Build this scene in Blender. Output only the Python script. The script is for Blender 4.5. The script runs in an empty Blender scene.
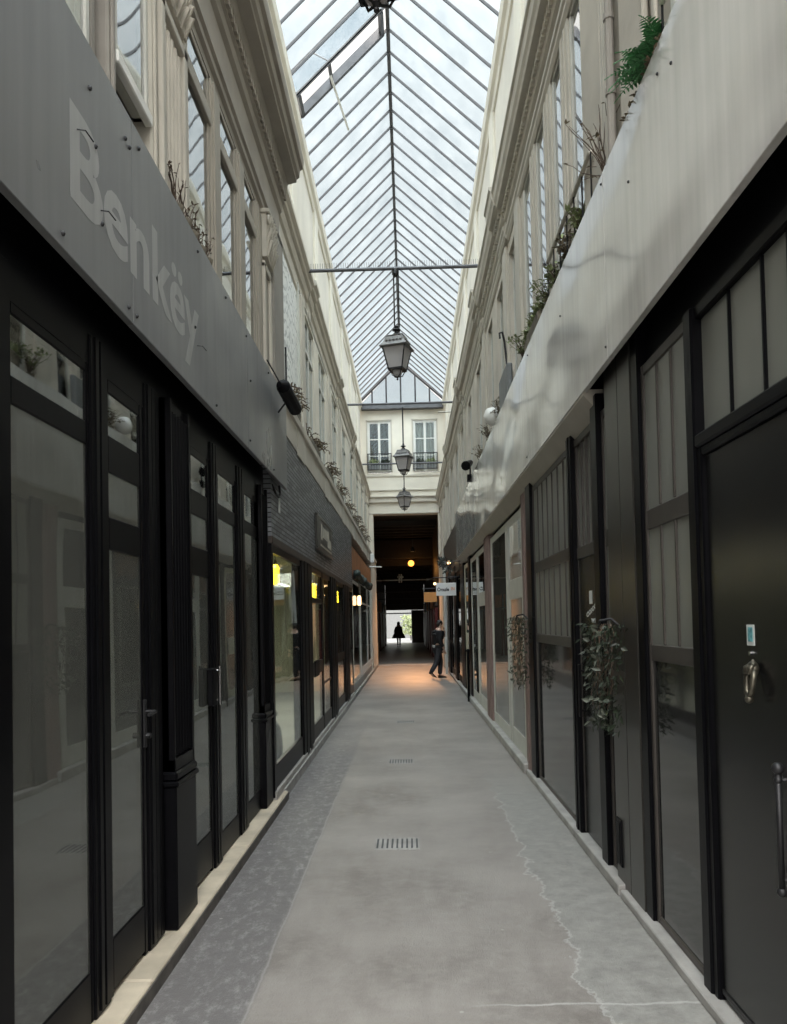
import bpy, math, random
from mathutils import Vector, Matrix, Euler
random.seed(7)
SC = bpy.context.scene
COL = SC.collection
PI = math.pi

# ------------------------------------------------------------------ materials
def nodes_of(m):
    m.use_nodes = True
    nt = m.node_tree
    for n in list(nt.nodes): nt.nodes.remove(n)
    out = nt.nodes.new('ShaderNodeOutputMaterial')
    return nt, out

def mat(name, col, rough=0.6, metal=0.0, var=0.12, scale=6.0, bump=0.0, bscale=40.0, spec=0.5, emis=None, estr=0.0, stretch=(1,1,1), coat=0.0, rvar=0.0, ior=None):
    m = bpy.data.materials.new(name)
    nt, out = nodes_of(m)
    N = nt.nodes.new; L = nt.links.new
    b = N('ShaderNodeBsdfPrincipled')
    b.inputs['Roughness'].default_value = rough
    b.inputs['Metallic'].default_value = metal
    b.inputs['Specular IOR Level'].default_value = spec
    b.inputs['Coat Weight'].default_value = coat
    if ior: b.inputs['IOR'].default_value = ior
    tc = N('ShaderNodeTexCoord'); mp = N('ShaderNodeMapping'); mp.inputs['Scale'].default_value = stretch
    L(tc.outputs['Object'], mp.inputs['Vector'])
    nz = N('ShaderNodeTexNoise'); nz.inputs['Scale'].default_value = scale; nz.inputs['Detail'].default_value = 6
    L(mp.outputs[0], nz.inputs['Vector'])
    r = N('ShaderNodeMapRange'); r.inputs['From Min'].default_value = .3; r.inputs['From Max'].default_value = .7
    r.inputs['To Min'].default_value = 1 - var; r.inputs['To Max'].default_value = 1 + var
    L(nz.outputs['Fac'], r.inputs['Value'])
    mx = N('ShaderNodeVectorMath'); mx.operation = 'SCALE'
    mx.inputs[0].default_value = col[:3]
    L(r.outputs[0], mx.inputs['Scale'])
    L(mx.outputs[0], b.inputs['Base Color'])
    if rvar:
        r2 = N('ShaderNodeMapRange'); r2.inputs['To Min'].default_value = max(0, rough - rvar); r2.inputs['To Max'].default_value = rough + rvar
        L(nz.outputs['Fac'], r2.inputs['Value']); L(r2.outputs[0], b.inputs['Roughness'])
    if bump:
        n2 = N('ShaderNodeTexNoise'); n2.inputs['Scale'].default_value = bscale; n2.inputs['Detail'].default_value = 4
        L(mp.outputs[0], n2.inputs['Vector'])
        bp = N('ShaderNodeBump'); bp.inputs['Strength'].default_value = bump; bp.inputs['Distance'].default_value = 0.02
        L(n2.outputs['Fac'], bp.inputs['Height']); L(bp.outputs[0], b.inputs['Normal'])
    if emis:
        b.inputs['Emission Color'].default_value = (*emis, 1); b.inputs['Emission Strength'].default_value = estr
    L(b.outputs[0], out.inputs[0])
    return m

M = {}
M['stone'] = mat('limewashed_stone', (.54, .50, .43), .8, var=.12, scale=2.2, bump=.15, bscale=25)
M['cream'] = mat('cream_plaster', (.72, .675, .58), .8, var=.08, scale=1.5, bump=.1)
M['attic'] = mat('attic_plaster', (.68, .635, .555), .85, var=.1, scale=1.2, bump=.1)
M['taupe'] = mat('taupe_paint', (.33, .30, .25), .5, var=.1, scale=3, bump=.05)
M['cornice'] = mat('grey_taupe_cornice_paint', (.32, .29, .25), .6, var=.12, scale=3, bump=.05)
M['taupe_dark'] = mat('weathered_taupe_paint', (.27, .25, .22), .55, var=.15, scale=3, bump=.08)
M['putty'] = mat('putty_paint', (.48, .45, .385), .5, var=.1, scale=3, bump=.05)
M['white'] = mat('white_gloss_paint', (.76, .76, .72), .4, var=.06, scale=4)
M['offwhite'] = mat('offwhite_joinery', (.56, .56, .51), .4, var=.1, scale=4)
M['black'] = mat('black_gloss_paint', (.0035, .0035, .0045), .36, var=.2, scale=8, spec=.09)
M['blackmatt'] = mat('black_satin_paint', (.005, .005, .006), .5, var=.25, scale=8, spec=.1)
M['doorblack'] = mat('black_door_lacquer', (.008, .008, .008), .27, var=.2, scale=5, spec=.45)
M['iron'] = mat('wrought_iron', (.03, .03, .032), .45, metal=.6, var=.3)
M['lead'] = mat('dark_lead', (.10, .10, .105), .5, metal=.5, var=.2)
M['zinc'] = mat('lantern_zinc', (.16, .155, .15), .45, metal=.4, var=.3, scale=20)
M['bar'] = mat('grey_glazing_bar_paint', (.055, .052, .054), .5, var=.1)
M['chrome'] = mat('chrome', (.6, .6, .6), .2, metal=1, var=.05)
M['panelgrey'] = mat('grey_green_panel', (.20, .205, .18), .35, var=.06, scale=3)
M['brown'] = mat('dark_brown_rail', (.055, .048, .042), .45, var=.15)
M['column'] = mat('dark_bronze_cladding', (.045, .042, .037), .3, metal=.3, var=.15, rvar=.06)
M['lowpanel'] = mat('glossy_smoked_panel', (.030, .030, .029), .06, var=.1, scale=2, ior=1.65, bump=.01, bscale=3)
M['redbrown'] = mat('faded_rose_paint', (.22, .15, .135), .6, var=.15)
M['gold'] = mat('aged_silver', (.12, .11, .085), .4, metal=.8, var=.4, scale=40)
M['step'] = mat('worn_limestone_step', (.56, .49, .38), .75, var=.22, scale=3.5, bump=.15, bscale=30)
M['sill'] = mat('grey_stone_sill', (.36, .35, .33), .7, var=.2, scale=5, bump=.2)
M['grate'] = mat('cast_iron_grate', (.09, .095, .10), .5, metal=.5, var=.3)
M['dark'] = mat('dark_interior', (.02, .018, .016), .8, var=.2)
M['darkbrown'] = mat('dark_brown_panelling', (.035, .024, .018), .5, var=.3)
M['red'] = mat('deep_red_paint', (.09, .008, .010), .45, var=.2)
M['orange'] = mat('orange_sign_paint', (.75, .33, .10), .5, var=.05)
M['orangewood'] = mat('orange_brown_board', (.30, .12, .05), .5, var=.3, scale=3)
M['signwhite'] = mat('white_sign_board', (.85, .85, .84), .4, var=.02)
M['ink'] = mat('sign_ink', (.05, .05, .05), .6, var=.02)
M['inkorange'] = mat('sign_orange_ink', (.75, .35, .18), .6, var=.02)
M['leaf'] = mat('dark_leaf', (.022, .032, .018), .5, var=.5, scale=30)
M['leafdry'] = mat('dry_leaf', (.16, .13, .08), .7, var=.5, scale=30)
M['leafgrey'] = mat('silvery_leaf', (.10, .11, .085), .5, var=.5, scale=30)
M['fern'] = mat('fern_green', (.07, .24, .09), .5, var=.4, scale=30)
M['leafpale'] = mat('pale_green_leaf', (.20, .24, .11), .6, var=.5, scale=30)
M['twig'] = mat('brown_twig', (.10, .07, .05), .8, var=.3)
M['terracotta'] = mat('mossy_planter', (.20, .18, .14), .9, var=.4, scale=15, bump=.4)
M['potgrey'] = mat('grey_planter', (.17, .18, .18), .6, var=.15)
M['skin'] = mat('skin', (.55, .35, .26), .5, var=.05)
M['jacket'] = mat('black_jacket', (.012, .012, .014), .7, var=.2)
M['trousers'] = mat('charcoal_trousers', (.035, .035, .04), .8, var=.2)
M['hair'] = mat('dark_hair', (.012, .010, .009), .5, var=.2)
M['shoe'] = mat('brown_shoe', (.05, .03, .022), .4, var=.2)
M['shirt'] = mat('light_shirt', (.6, .6, .58), .8, var=.05)
M['interior'] = mat('pale_green_interior', (.46, .47, .36), .8, var=.08, scale=2)
M['intfloor'] = mat('interior_floor_tiles', (.35, .35, .31), .5, var=.1)
M['curtain'] = mat('grey_blind_behind_glass', (.12, .12, .105), .9, var=.12, scale=2)
M['curtain2'] = mat('pale_net_curtain', (.45, .45, .42), .9, var=.1, scale=30, stretch=(8, 8, .2))
M['windark'] = mat('dim_room_behind_window', (.10, .11, .11), .9, var=.3, scale=1.2)
M['lampy'] = mat('yellow_lamp_glass', (.9, .75, .1), .4, var=.02, emis=(1.0, .68, .03), estr=7.0)
M['lampw'] = mat('warm_lamp_glass', (.9, .7, .4), .4, var=.02, emis=(1.0, .62, .28), estr=3.5)
M['lampo'] = mat('orange_globe_glass', (.9, .5, .2), .4, var=.02, emis=(1.0, .34, .05), estr=2.6)
M['tube'] = mat('ceiling_tube', (.9, .9, .9), .4, var=.02, emis=(1, .97, .9), estr=3.0)
M['paper'] = mat('white_paper', (.62, .64, .62), .7, var=.05)
M['teal'] = mat('teal_print', (.12, .35, .38), .7, var=.5, scale=60)
M['cardboard'] = mat('pale_yellow_card', (.62, .58, .44), .8, var=.05)
M['awning'] = mat('dark_green_awning', (.03, .045, .04), .8, var=.3)
M['courtwall'] = mat('court_wall', (.17, .175, .175), .8, var=.1)

def asphalt():
    m = bpy.data.materials.new('worn_asphalt')
    nt, out = nodes_of(m); N = nt.nodes.new; L = nt.links.new
    b = N('ShaderNodeBsdfPrincipled')
    tc = N('ShaderNodeTexCoord')
    sep = N('ShaderNodeSeparateXYZ'); L(tc.outputs['Object'], sep.inputs[0])
    def noise(scale, det=6, rough=.6, stretch=None):
        n = N('ShaderNodeTexNoise'); n.inputs['Scale'].default_value = scale; n.inputs['Detail'].default_value = det; n.inputs['Roughness'].default_value = rough
        if stretch:
            mp = N('ShaderNodeMapping'); mp.inputs['Scale'].default_value = stretch; L(tc.outputs['Object'], mp.inputs[0]); L(mp.outputs[0], n.inputs['Vector'])
        else: L(tc.outputs['Object'], n.inputs['Vector'])
        return n.outputs['Fac']
    def math_(op, a, b_=None, c=None):
        n = N('ShaderNodeMath'); n.operation = op
        for i, v in enumerate((a, b_, c)):
            if v is None: continue
            if isinstance(v, (int, float)): n.inputs[i].default_value = v
            else: L(v, n.inputs[i])
        return n.outputs[0]
    def rng(v, a, b_, c, d):
        n = N('ShaderNodeMapRange'); n.inputs[1].default_value = a; n.inputs[2].default_value = b_; n.inputs[3].default_value = c; n.inputs[4].default_value = d
        L(v, n.inputs[0]); return n.outputs[0]
    def mix(f, a, b_):
        n = N('ShaderNodeMix'); n.data_type = 'RGBA'
        L(f, n.inputs[0]) if not isinstance(f, float) else None
        for i, v in ((6, a), (7, b_)):
            if isinstance(v, tuple): n.inputs[i].default_value = (*v, 1)
            else: L(v, n.inputs[i])
        return n.outputs[2]
    x, y = sep.outputs[0], sep.outputs[1]
    big = noise(1.1, 5); med = noise(9, 8, .75); fine = noise(90, 3, .7); wob = noise(2.3, 6, .7)
    base = mix(rng(big, .35, .65, 0, 1), (.20, .182, .166), (.33, .308, .285))
    base = mix(rng(med, .42, .66, 0, .75), base, (.36, .34, .315))
    # left gutter strip, bluish and scuffed
    xl = math_('ADD', x, math_('MULTIPLY', math_('SUBTRACT', wob, .5), .05))
    fl = math_('MULTIPLY', rng(xl, -.73, -.77, 0, 1), rng(y, 14, 9, 0, 1))
    strip = mix(rng(noise(13, 10, .8, (1.2, .6, 1)), .5, .72, 0, 1), (.18, .172, .17), (.42, .41, .405))
    base = mix(fl, base, strip)
    # right repair strip, paler with ragged edge
    xr = math_('ADD', x, math_('MULTIPLY', math_('SUBTRACT', wob, .5), .5))
    fr = math_('MULTIPLY', rng(xr, .78, .80, 0, 1), rng(y, 9, 7.4, 0, 1))
    rs = mix(rng(med, .35, .7, 0, 1), (.23, .225, .21), (.40, .395, .37))
    base = mix(fr, base, rs)
    # crack lines
    e = math_('ABSOLUTE', math_('SUBTRACT', xr, .79))
    ck = math_('MULTIPLY', rng(e, .004, .012, 1, 0), rng(y, 8, 7.4, 0, 1))
    base = mix(math_('MULTIPLY', ck, .6), base, (.52, .52, .50))
    yy = math_('ADD', y, math_('MULTIPLY', math_('SUBTRACT', wob, .5), .1))
    e2 = math_('ABSOLUTE', math_('SUBTRACT', yy, 3.5))
    ck2 = math_('MULTIPLY', rng(e2, .002, .012, 1, 0), rng(x, .2, .5, 0, .7))
    base = mix(ck2, base, (.55, .55, .53))
    e3 = math_('ABSOLUTE', math_('ADD', xl, .75))
    ck3 = math_('MULTIPLY', rng(e3, .002, .008, 1, 0), rng(y, 9, 7, 0, .5))
    base = mix(ck3, base, (.4, .39, .38))
    # speckles
    base = mix(rng(fine, .66, .74, 0, .5), base, (.42, .41, .40))
    base = mix(rng(fine, .36, .28, 0, .4), base, (.10, .10, .10))
    vo = N('ShaderNodeTexVoronoi'); vo.inputs['Scale'].default_value = 4.5; L(tc.outputs['Object'], vo.inputs['Vector'])
    base = mix(rng(vo.outputs['Distance'], .055, .035, 0, .55), base, (.55, .54, .5))
    L(base, b.inputs['Base Color'])
    L(rng(med, .3, .7, .30, .5), b.inputs['Roughness'])
    b.inputs['Specular IOR Level'].default_value = .5
    bp = N('ShaderNodeBump'); bp.inputs['Strength'].default_value = .35; bp.inputs['Distance'].default_value = .01
    L(math_('ADD', fine, math_('MULTIPLY', med, 2.0)), bp.inputs['Height']); L(bp.outputs[0], b.inputs['Normal'])
    L(b.outputs[0], out.inputs[0])
    return m
M['asphalt'] = asphalt()

def brickmat():
    m = bpy.data.materials.new('black_thin_brick'); nt, out = nodes_of(m); N = nt.nodes.new; L = nt.links.new
    b = N('ShaderNodeBsdfPrincipled'); b.inputs['Roughness'].default_value = .45
    tc = N('ShaderNodeTexCoord'); s = N('ShaderNodeSeparateXYZ'); c = N('ShaderNodeCombineXYZ')
    L(tc.outputs['Object'], s.inputs[0]); L(s.outputs[1], c.inputs[0]); L(s.outputs[2], c.inputs[1])
    br = N('ShaderNodeTexBrick'); br.inputs['Scale'].default_value = 1
    br.inputs['Brick Width'].default_value = .22; br.inputs['Row Height'].default_value = .045; br.inputs['Mortar Size'].default_value = .006
    br.inputs['Color1'].default_value = (.08, .087, .097, 1); br.inputs['Color2'].default_value = (.21, .22, .235, 1); br.inputs['Mortar'].default_value = (.012, .012, .013, 1)
    L(c.outputs[0], br.inputs['Vector']); L(br.outputs['Color'], b.inputs['Base Color'])
    bp = N('ShaderNodeBump'); bp.inputs['Strength'].default_value = .8; bp.inputs['Distance'].default_value = .01; bp.invert = True
    L(br.outputs['Fac'], bp.inputs['Height']); L(bp.outputs[0], b.inputs['Normal'])
    L(b.outputs[0], out.inputs[0]); return m
M['brick'] = brickmat()

def roofglass():
    m = bpy.data.materials.new('dusty_roof_glass'); nt, out = nodes_of(m); N = nt.nodes.new; L = nt.links.new
    t = N('ShaderNodeBsdfTransparent'); t.inputs[0].default_value = (.47, .555, .615, 1)
    d = N('ShaderNodeBsdfTranslucent'); d.inputs[0].default_value = (.86, .89, .90, 1)
    g = N('ShaderNodeBsdfGlossy'); g.inputs['Roughness'].default_value = .1; g.inputs[0].default_value = (.9, .9, .9, 1)
    tc = N('ShaderNodeTexCoord'); nz = N('ShaderNodeTexNoise'); nz.inputs['Scale'].default_value = 1.6; nz.inputs['Detail'].default_value = 8; nz.inputs['Roughness'].default_value = .7
    L(tc.outputs['Object'], nz.inputs['Vector'])
    r = N('ShaderNodeMapRange'); r.inputs[1].default_value = .3; r.inputs[2].default_value = .7; r.inputs[3].default_value = .02; r.inputs[4].default_value = .11
    L(nz.outputs[0], r.inputs[0])
    mx = N('ShaderNodeMixShader'); L(r.outputs[0], mx.inputs[0]); L(t.outputs[0], mx.inputs[1]); L(d.outputs[0], mx.inputs[2])
    m2 = N('ShaderNodeMixShader'); m2.inputs[0].default_value = .03; L(mx.outputs[0], m2.inputs[1]); L(g.outputs[0], m2.inputs[2])
    L(m2.outputs[0], out.inputs[0]); return m
M['roofglass'] = roofglass()

def clearglass(name, tint=(.9, .93, .92), rough=.02, base=.06, k=.85, filmrefl=0.0):
    """window glass: see-through with a fresnel reflection"""
    m = bpy.data.materials.new(name); nt, out = nodes_of(m); N = nt.nodes.new; L = nt.links.new
    t = N('ShaderNodeBsdfTransparent'); t.inputs[0].default_value = (*tint, 1)
    g = N('ShaderNodeBsdfGlossy'); g.inputs['Roughness'].default_value = rough; g.inputs[0].default_value = (.95, .97, .97, 1)
    f = N('ShaderNodeFresnel'); f.inputs[0].default_value = 1.6
    mr = N('ShaderNodeMapRange'); mr.inputs[1].default_value = 0; mr.inputs[2].default_value = 1; mr.inputs[3].default_value = base; mr.inputs[4].default_value = k
    L(f.outputs[0], mr.inputs[0])
    tc = N('ShaderNodeTexCoord'); nz = N('ShaderNodeTexNoise'); nz.inputs['Scale'].default_value = 1.3; nz.inputs['Detail'].default_value = 1
    L(tc.outputs['Object'], nz.inputs['Vector'])
    bp = N('ShaderNodeBump'); bp.inputs['Strength'].default_value = .06; bp.inputs['Distance'].default_value = .05
    L(nz.outputs[0], bp.inputs['Height']); L(bp.outputs[0], g.inputs['Normal'])
    if filmrefl:
        d = N('ShaderNodeBsdfDiffuse'); d.inputs[0].default_value = (.19, .195, .175, 1)
        fm = N('ShaderNodeMixShader'); fm.inputs[0].default_value = filmrefl; L(t.outputs[0], fm.inputs[1]); L(d.outputs[0], fm.inputs[2]); t = fm
    mx = N('ShaderNodeMixShader'); L(mr.outputs[0], mx.inputs[0]); L(t.outputs[0], mx.inputs[1]); L(g.outputs[0], mx.inputs[2])
    L(mx.outputs[0], out.inputs[0])
    return m
M['glass'] = clearglass('window_glass', base=.04, k=.55)
M['glassrefl'] = clearglass('reflective_window_glass', tint=(.75, .8, .8), base=.34, k=1.0)
M['glassgrey'] = clearglass('smoked_window_glass', tint=(.62, .66, .64), base=.06, k=.75)
M['filmrefl'] = clearglass('grey_film_pale_reflection_glass', tint=(.62, .66, .64), base=.05, k=.9, filmrefl=.45)  # grey coating at left; at right its diffuse grey stands in for pale reflection

def frost():
    m = bpy.data.materials.new('frosted_lantern_glass'); nt, out = nodes_of(m); N = nt.nodes.new; L = nt.links.new
    t = N('ShaderNodeBsdfTransparent'); t.inputs[0].default_value = (.7, .7, .7, 1)
    d = N('ShaderNodeBsdfTranslucent'); d.inputs[0].default_value = (.85, .82, .82, 1)
    d2 = N('ShaderNodeBsdfDiffuse'); d2.inputs[0].default_value = (.75, .72, .72, 1)
    a = N('ShaderNodeMixShader'); a.inputs[0].default_value = .5; L(d.outputs[0], a.inputs[1]); L(d2.outputs[0], a.inputs[2])
    b = N('ShaderNodeMixShader'); b.inputs[0].default_value = .75; L(t.outputs[0], b.inputs[1]); L(a.outputs[0], b.inputs[2])
    L(b.outputs[0], out.inputs[0]); return m
M['frost'] = frost()

def lacemat():
    m = bpy.data.materials.new('etched_scroll_glass'); nt, out = nodes_of(m); N = nt.nodes.new; L = nt.links.new
    b = N('ShaderNodeBsdfPrincipled'); b.inputs['Roughness'].default_value = .35
    tc = N('ShaderNodeTexCoord')
    w = N('ShaderNodeTexWave'); w.wave_type = 'RINGS'; w.inputs['Scale'].default_value = 2.2; w.inputs['Distortion'].default_value = 9; w.inputs['Detail'].default_value = 2; w.inputs['Detail Scale'].default_value = 2.5
    L(tc.outputs['Object'], w.inputs['Vector'])
    cr = N('ShaderNodeValToRGB'); cr.color_ramp.elements[0].position = .12; cr.color_ramp.elements[0].color = (.42, .43, .42, 1); cr.color_ramp.elements[1].position = .3; cr.color_ramp.elements[1].color = (.80, .81, .78, 1)
    L(w.outputs['Fac'], cr.inputs[0]); L(cr.outputs[0], b.inputs['Base Color'])
    L(b.outputs[0], out.inputs[0]); return m
M['lace'] = lacemat()

def fasciamat(name, col, rough, wave, metal=.0, streak=.08, dirt=.0, ior=1.5, wsc=(1, .7, 1.4)):
    m = bpy.data.materials.new(name); nt, out = nodes_of(m); N = nt.nodes.new; L = nt.links.new
    b = N('ShaderNodeBsdfPrincipled'); b.inputs['Metallic'].default_value = metal; b.inputs['IOR'].default_value = ior
    tc = N('ShaderNodeTexCoord')
    def noise(sc, st, det=5):
        mp = N('ShaderNodeMapping'); mp.inputs['Scale'].default_value = st; L(tc.outputs['Object'], mp.inputs[0])
        n = N('ShaderNodeTexNoise'); n.inputs['Scale'].default_value = sc; n.inputs['Detail'].default_value = det; L(mp.outputs[0], n.inputs['Vector']); return n.outputs['Fac']
    def rng(v, a, b_, c, d):
        n = N('ShaderNodeMapRange'); n.inputs[1].default_value = a; n.inputs[2].default_value = b_; n.inputs[3].default_value = c; n.inputs[4].default_value = d
        L(v, n.inputs[0]); return n.outputs[0]
    st = noise(14, (1, 1, .06)); cl = noise(1.7, (1, 1, 1))
    s1 = N('ShaderNodeVectorMath'); s1.operation = 'SCALE'; s1.inputs[0].default_value = col; L(rng(st, .3, .7, 1 - streak, 1 + streak), s1.inputs['Scale'])
    s2 = N('ShaderNodeVectorMath'); s2.operation = 'SCALE'; L(s1.outputs[0], s2.inputs[0]); L(rng(cl, .3, .7, 1 - streak, 1 + streak), s2.inputs['Scale'])
    L(s2.outputs[0], b.inputs['Base Color'])
    L(rng(cl, .3, .7, rough * .7, rough * 1.3), b.inputs['Roughness'])
    bp = N('ShaderNodeBump'); bp.inputs['Strength'].default_value = wave; bp.inputs['Distance'].default_value = .06
    L(noise(1.0, wsc, 1), bp.inputs['Height']); L(bp.outputs[0], b.inputs['Normal'])
    L(b.outputs[0], out.inputs[0]); return m
M['fascia_r'] = fasciamat('pale_lacquered_panel', (.60, .59, .56), .10, .9, ior=2.0, streak=.10, wsc=(1, .45, 1.0))
M['fascia_l'] = fasciamat('grey_painted_panel', (.165, .17, .175), .38, .12, ior=1.5, streak=.10)
M['ghost'] = fasciamat('faded_letter_ghost', (.34, .345, .34), .5, .1, streak=.12)

# ------------------------------------------------------------------ builders
class MB:
    def __init__(s): s.v = []; s.f = []
    def add(s, vs, fs):
        o = len(s.v); s.v += [tuple(v) for v in vs]; s.f += [tuple(i + o for i in f) for f in fs]; return s
    def box(s, x0, x1, y0, y1, z0, z1, bev=0.0):
        x0, x1 = sorted((x0, x1)); y0, y1 = sorted((y0, y1)); z0, z1 = sorted((z0, z1))
        bev = min(bev, (x1 - x0) * .45, (y1 - y0) * .45, (z1 - z0) * .45)
        if bev <= 0:
            vs = [(x, y, z) for x in (x0, x1) for y in (y0, y1) for z in (z0, z1)]
            return s.add(vs, [(0, 1, 3, 2), (4, 6, 7, 5), (0, 4, 5, 1), (2, 3, 7, 6), (0, 2, 6, 4), (1, 5, 7, 3)])
        b = bev; vs = []; idx = {}
        for i, x in enumerate((x0, x1)):
            for j, y in enumerate((y0, y1)):
                for k, z in enumerate((z0, z1)):
                    sx = 1 if i == 0 else -1; sy = 1 if j == 0 else -1; sz = 1 if k == 0 else -1
                    idx[i, j, k, 'x'] = len(vs); vs.append((x, y + sy * b, z + sz * b))
                    idx[i, j, k, 'y'] = len(vs); vs.append((x + sx * b, y, z + sz * b))
                    idx[i, j, k, 'z'] = len(vs); vs.append((x + sx * b, y + sy * b, z))
        fs = []
        for i in (0, 1):
            fs.append([idx[i, j, k, 'x'] for j, k in ((0, 0), (1, 0), (1, 1), (0, 1))])
            fs.append([idx[j, i, k, 'y'] for j, k in ((0, 0), (1, 0), (1, 1), (0, 1))])
            fs.append([idx[j, k, i, 'z'] for j, k in ((0, 0), (1, 0), (1, 1), (0, 1))])
        for i in (0, 1):
            for j in (0, 1):
                fs.append([idx[i, j, 0, 'x'], idx[i, j, 1, 'x'], idx[i, j, 1, 'y'], idx[i, j, 0, 'y']])
                fs.append([idx[i, 0, j, 'x'], idx[i, 1, j, 'x'], idx[i, 1, j, 'z'], idx[i, 0, j, 'z']])
                fs.append([idx[0, i, j, 'y'], idx[1, i, j, 'y'], idx[1, i, j, 'z'], idx[0, i, j, 'z']])
                for k in (0, 1): fs.append([idx[i, j, k, 'x'], idx[i, j, k, 'y'], idx[i, j, k, 'z']])
        return s.add(vs, fs)
    def prism_y(s, prof, y0, y1):
        """profile of (x,z) points swept along Y with end caps"""
        n = len(prof); vs = [(x, y0, z) for x, z in prof] + [(x, y1, z) for x, z in prof]
        fs = [(i, (i + 1) % n, n + (i + 1) % n, n + i) for i in range(n)]
        return s.add(vs, fs + [tuple(range(n))[::-1], tuple(range(n, 2 * n))])
    def prism_x(s, prof, x0, x1):
        n = len(prof); vs = [(x0, y, z) for y, z in prof] + [(x1, y, z) for y, z in prof]
        fs = [(i, (i + 1) % n, n + (i + 1) % n, n + i) for i in range(n)]
        return s.add(vs, fs + [tuple(range(n))[::-1], tuple(range(n, 2 * n))])
    def tube(s, pts, r, n=8, cap=True):
        pts = [Vector(p) for p in pts]; rs = r if isinstance(r, (list, tuple)) else [r] * len(pts)
        rings = []; o = len(s.v)
        up = Vector((0, 0, 1))
        prev = None
        for i, p in enumerate(pts):
            t = (pts[min(i + 1, len(pts) - 1)] - pts[max(i - 1, 0)]).normalized()
            if prev is None:
                a = t.cross(up)
                if a.length < .1: a = t.cross(Vector((0, 1, 0)))
            else:
                a = prev - t * prev.dot(t)
            a.normalize(); prev = a; b = t.cross(a)
            for k in range(n):
                an = 2 * PI * k / n
                s.v.append(tuple(p + (a * math.cos(an) + b * math.sin(an)) * rs[i]))
        for i in range(len(pts) - 1):
            for k in range(n):
                s.f.append((o + i * n + k, o + i * n + (k + 1) % n, o + (i + 1) * n + (k + 1) % n, o + (i + 1) * n + k))
        if cap:
            s.f.append(tuple(o + k for k in range(n))[::-1]); s.f.append(tuple(o + (len(pts) - 1) * n + k for k in range(n)))
        return s
    def lathe(s, prof, n=16, c=(0, 0, 0), rot=0.0, sq=False):
        """(r,z) profile about a vertical axis; sq gives a square plan"""
        if sq: n = 4
        o = len(s.v)
        for r, z in prof:
            for k in range(n):
                a = rot + 2 * PI * k / n
                s.v.append((c[0] + r * math.cos(a), c[1] + r * math.sin(a), c[2] + z))
        for i in range(len(prof) - 1):
            for k in range(n):
                s.f.append((o + i * n + k, o + i * n + (k + 1) % n, o + (i + 1) * n + (k + 1) % n, o + (i + 1) * n + k))
        s.f.append(tuple(o + k for k in range(n))[::-1]); s.f.append(tuple(o + (len(prof) - 1) * n + k for k in range(n)))
        return s
    def ball(s, c, r, n=10, m=6, sc=(1, 1, 1)):
        prof = [(max(1e-4, math.sin(PI * i / m)) * r, -math.cos(PI * i / m) * r) for i in range(m + 1)]
        t = MB().lathe(prof, n); return s.add([(c[0] + v[0] * sc[0], c[1] + v[1] * sc[1], c[2] + v[2] * sc[2]) for v in t.v], t.f)
    def leaf(s, p, d, n, L_, W):
        p = Vector(p); d = Vector(d).normalized(); n = Vector(n); w = d.cross(n)
        if w.length < .05: w = d.cross(Vector((1, 0, .3)))
        w.normalize(); nn = w.cross(d)
        a = p + d * L_ * .35 + w * W * .5 + nn * W * .12; b = p + d * L_ * .35 - w * W * .5 + nn * W * .12
        a2 = p + d * L_ * .7 + w * W * .35; b2 = p + d * L_ * .7 - w * W * .35; m1 = p + d * L_ * .5 - nn * W * .08; e = p + d * L_ - nn * W * .25
        return s.add([p, a, a2, e, b2, b, m1], [(0, 1, 6), (1, 2, 6), (2, 3, 6), (3, 4, 6), (4, 5, 6), (5, 0, 6)])
    def build(s, name, m, parent=None, smooth=False, **kw):
        o0 = Vector(parent_world(parent)) if parent is not None else Vector((0, 0, 0))
        org = kw.get('origin')
        if org is not None and parent is None: o0 = Vector(org)
        me = bpy.data.meshes.new(name)
        me.from_pydata([(x - o0.x, y - o0.y, z - o0.z) for x, y, z in s.v], [], s.f)
        me.materials.append(m if not isinstance(m, str) else M[m])
        if smooth:
            for p in me.polygons: p.use_smooth = True
        me.update()
        o = bpy.data.objects.new(name, me); COL.objects.link(o)
        if parent is not None: o.parent = parent
        elif org is not None: o.location = org
        if kw.get('label'): o['label'] = kw['label']
        if kw.get('cat'): o['category'] = kw['cat']
        if kw.get('group'): o['group'] = kw['group']
        if kw.get('kind'): o['kind'] = kw['kind']
        elif kw.get('label') and kw.get('cat'): o['kind'] = 'thing'
        return o

def parent_world(p):
    v = Vector(p.location)
    while p.parent: p = p.parent; v += Vector(p.location)
    return v

def thing(name, loc, label, cat, group=None, kind=None):
    o = bpy.data.objects.new(name, None); COL.objects.link(o); o.location = loc; o.empty_display_size = .1
    o['label'] = label; o['category'] = cat
    if group: o['group'] = group
    o['kind'] = kind or 'thing'
    return o

def struct(name, mb, m, **kw):
    return mb.build(name, m, kind='structure', **kw)

def copy_tree(o, parent=None):
    c = o.copy(); COL.objects.link(c)
    if parent is not None: c.parent = parent
    for ch in list(o.children): copy_tree(ch, c)
    return c

def text_mb(s, size, extrude=.002, offset=0.0, spacing=1.0):
    cu = bpy.data.curves.new('tmp_text', 'FONT'); cu.body = s; cu.size = size; cu.extrude = extrude; cu.offset = offset; cu.space_character = spacing
    cu.resolution_u = 4
    o = bpy.data.objects.new('tmp_text', cu); COL.objects.link(o)
    dg = bpy.context.evaluated_depsgraph_get(); dg.update()
    me = o.evaluated_get(dg).to_mesh()
    vs = [tuple(v.co) for v in me.vertices]; fs = [tuple(p.vertices) for p in me.polygons]
    o.evaluated_get(dg).to_mesh_clear()
    bpy.data.objects.remove(o); bpy.data.curves.remove(cu)
    return vs, fs

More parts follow.
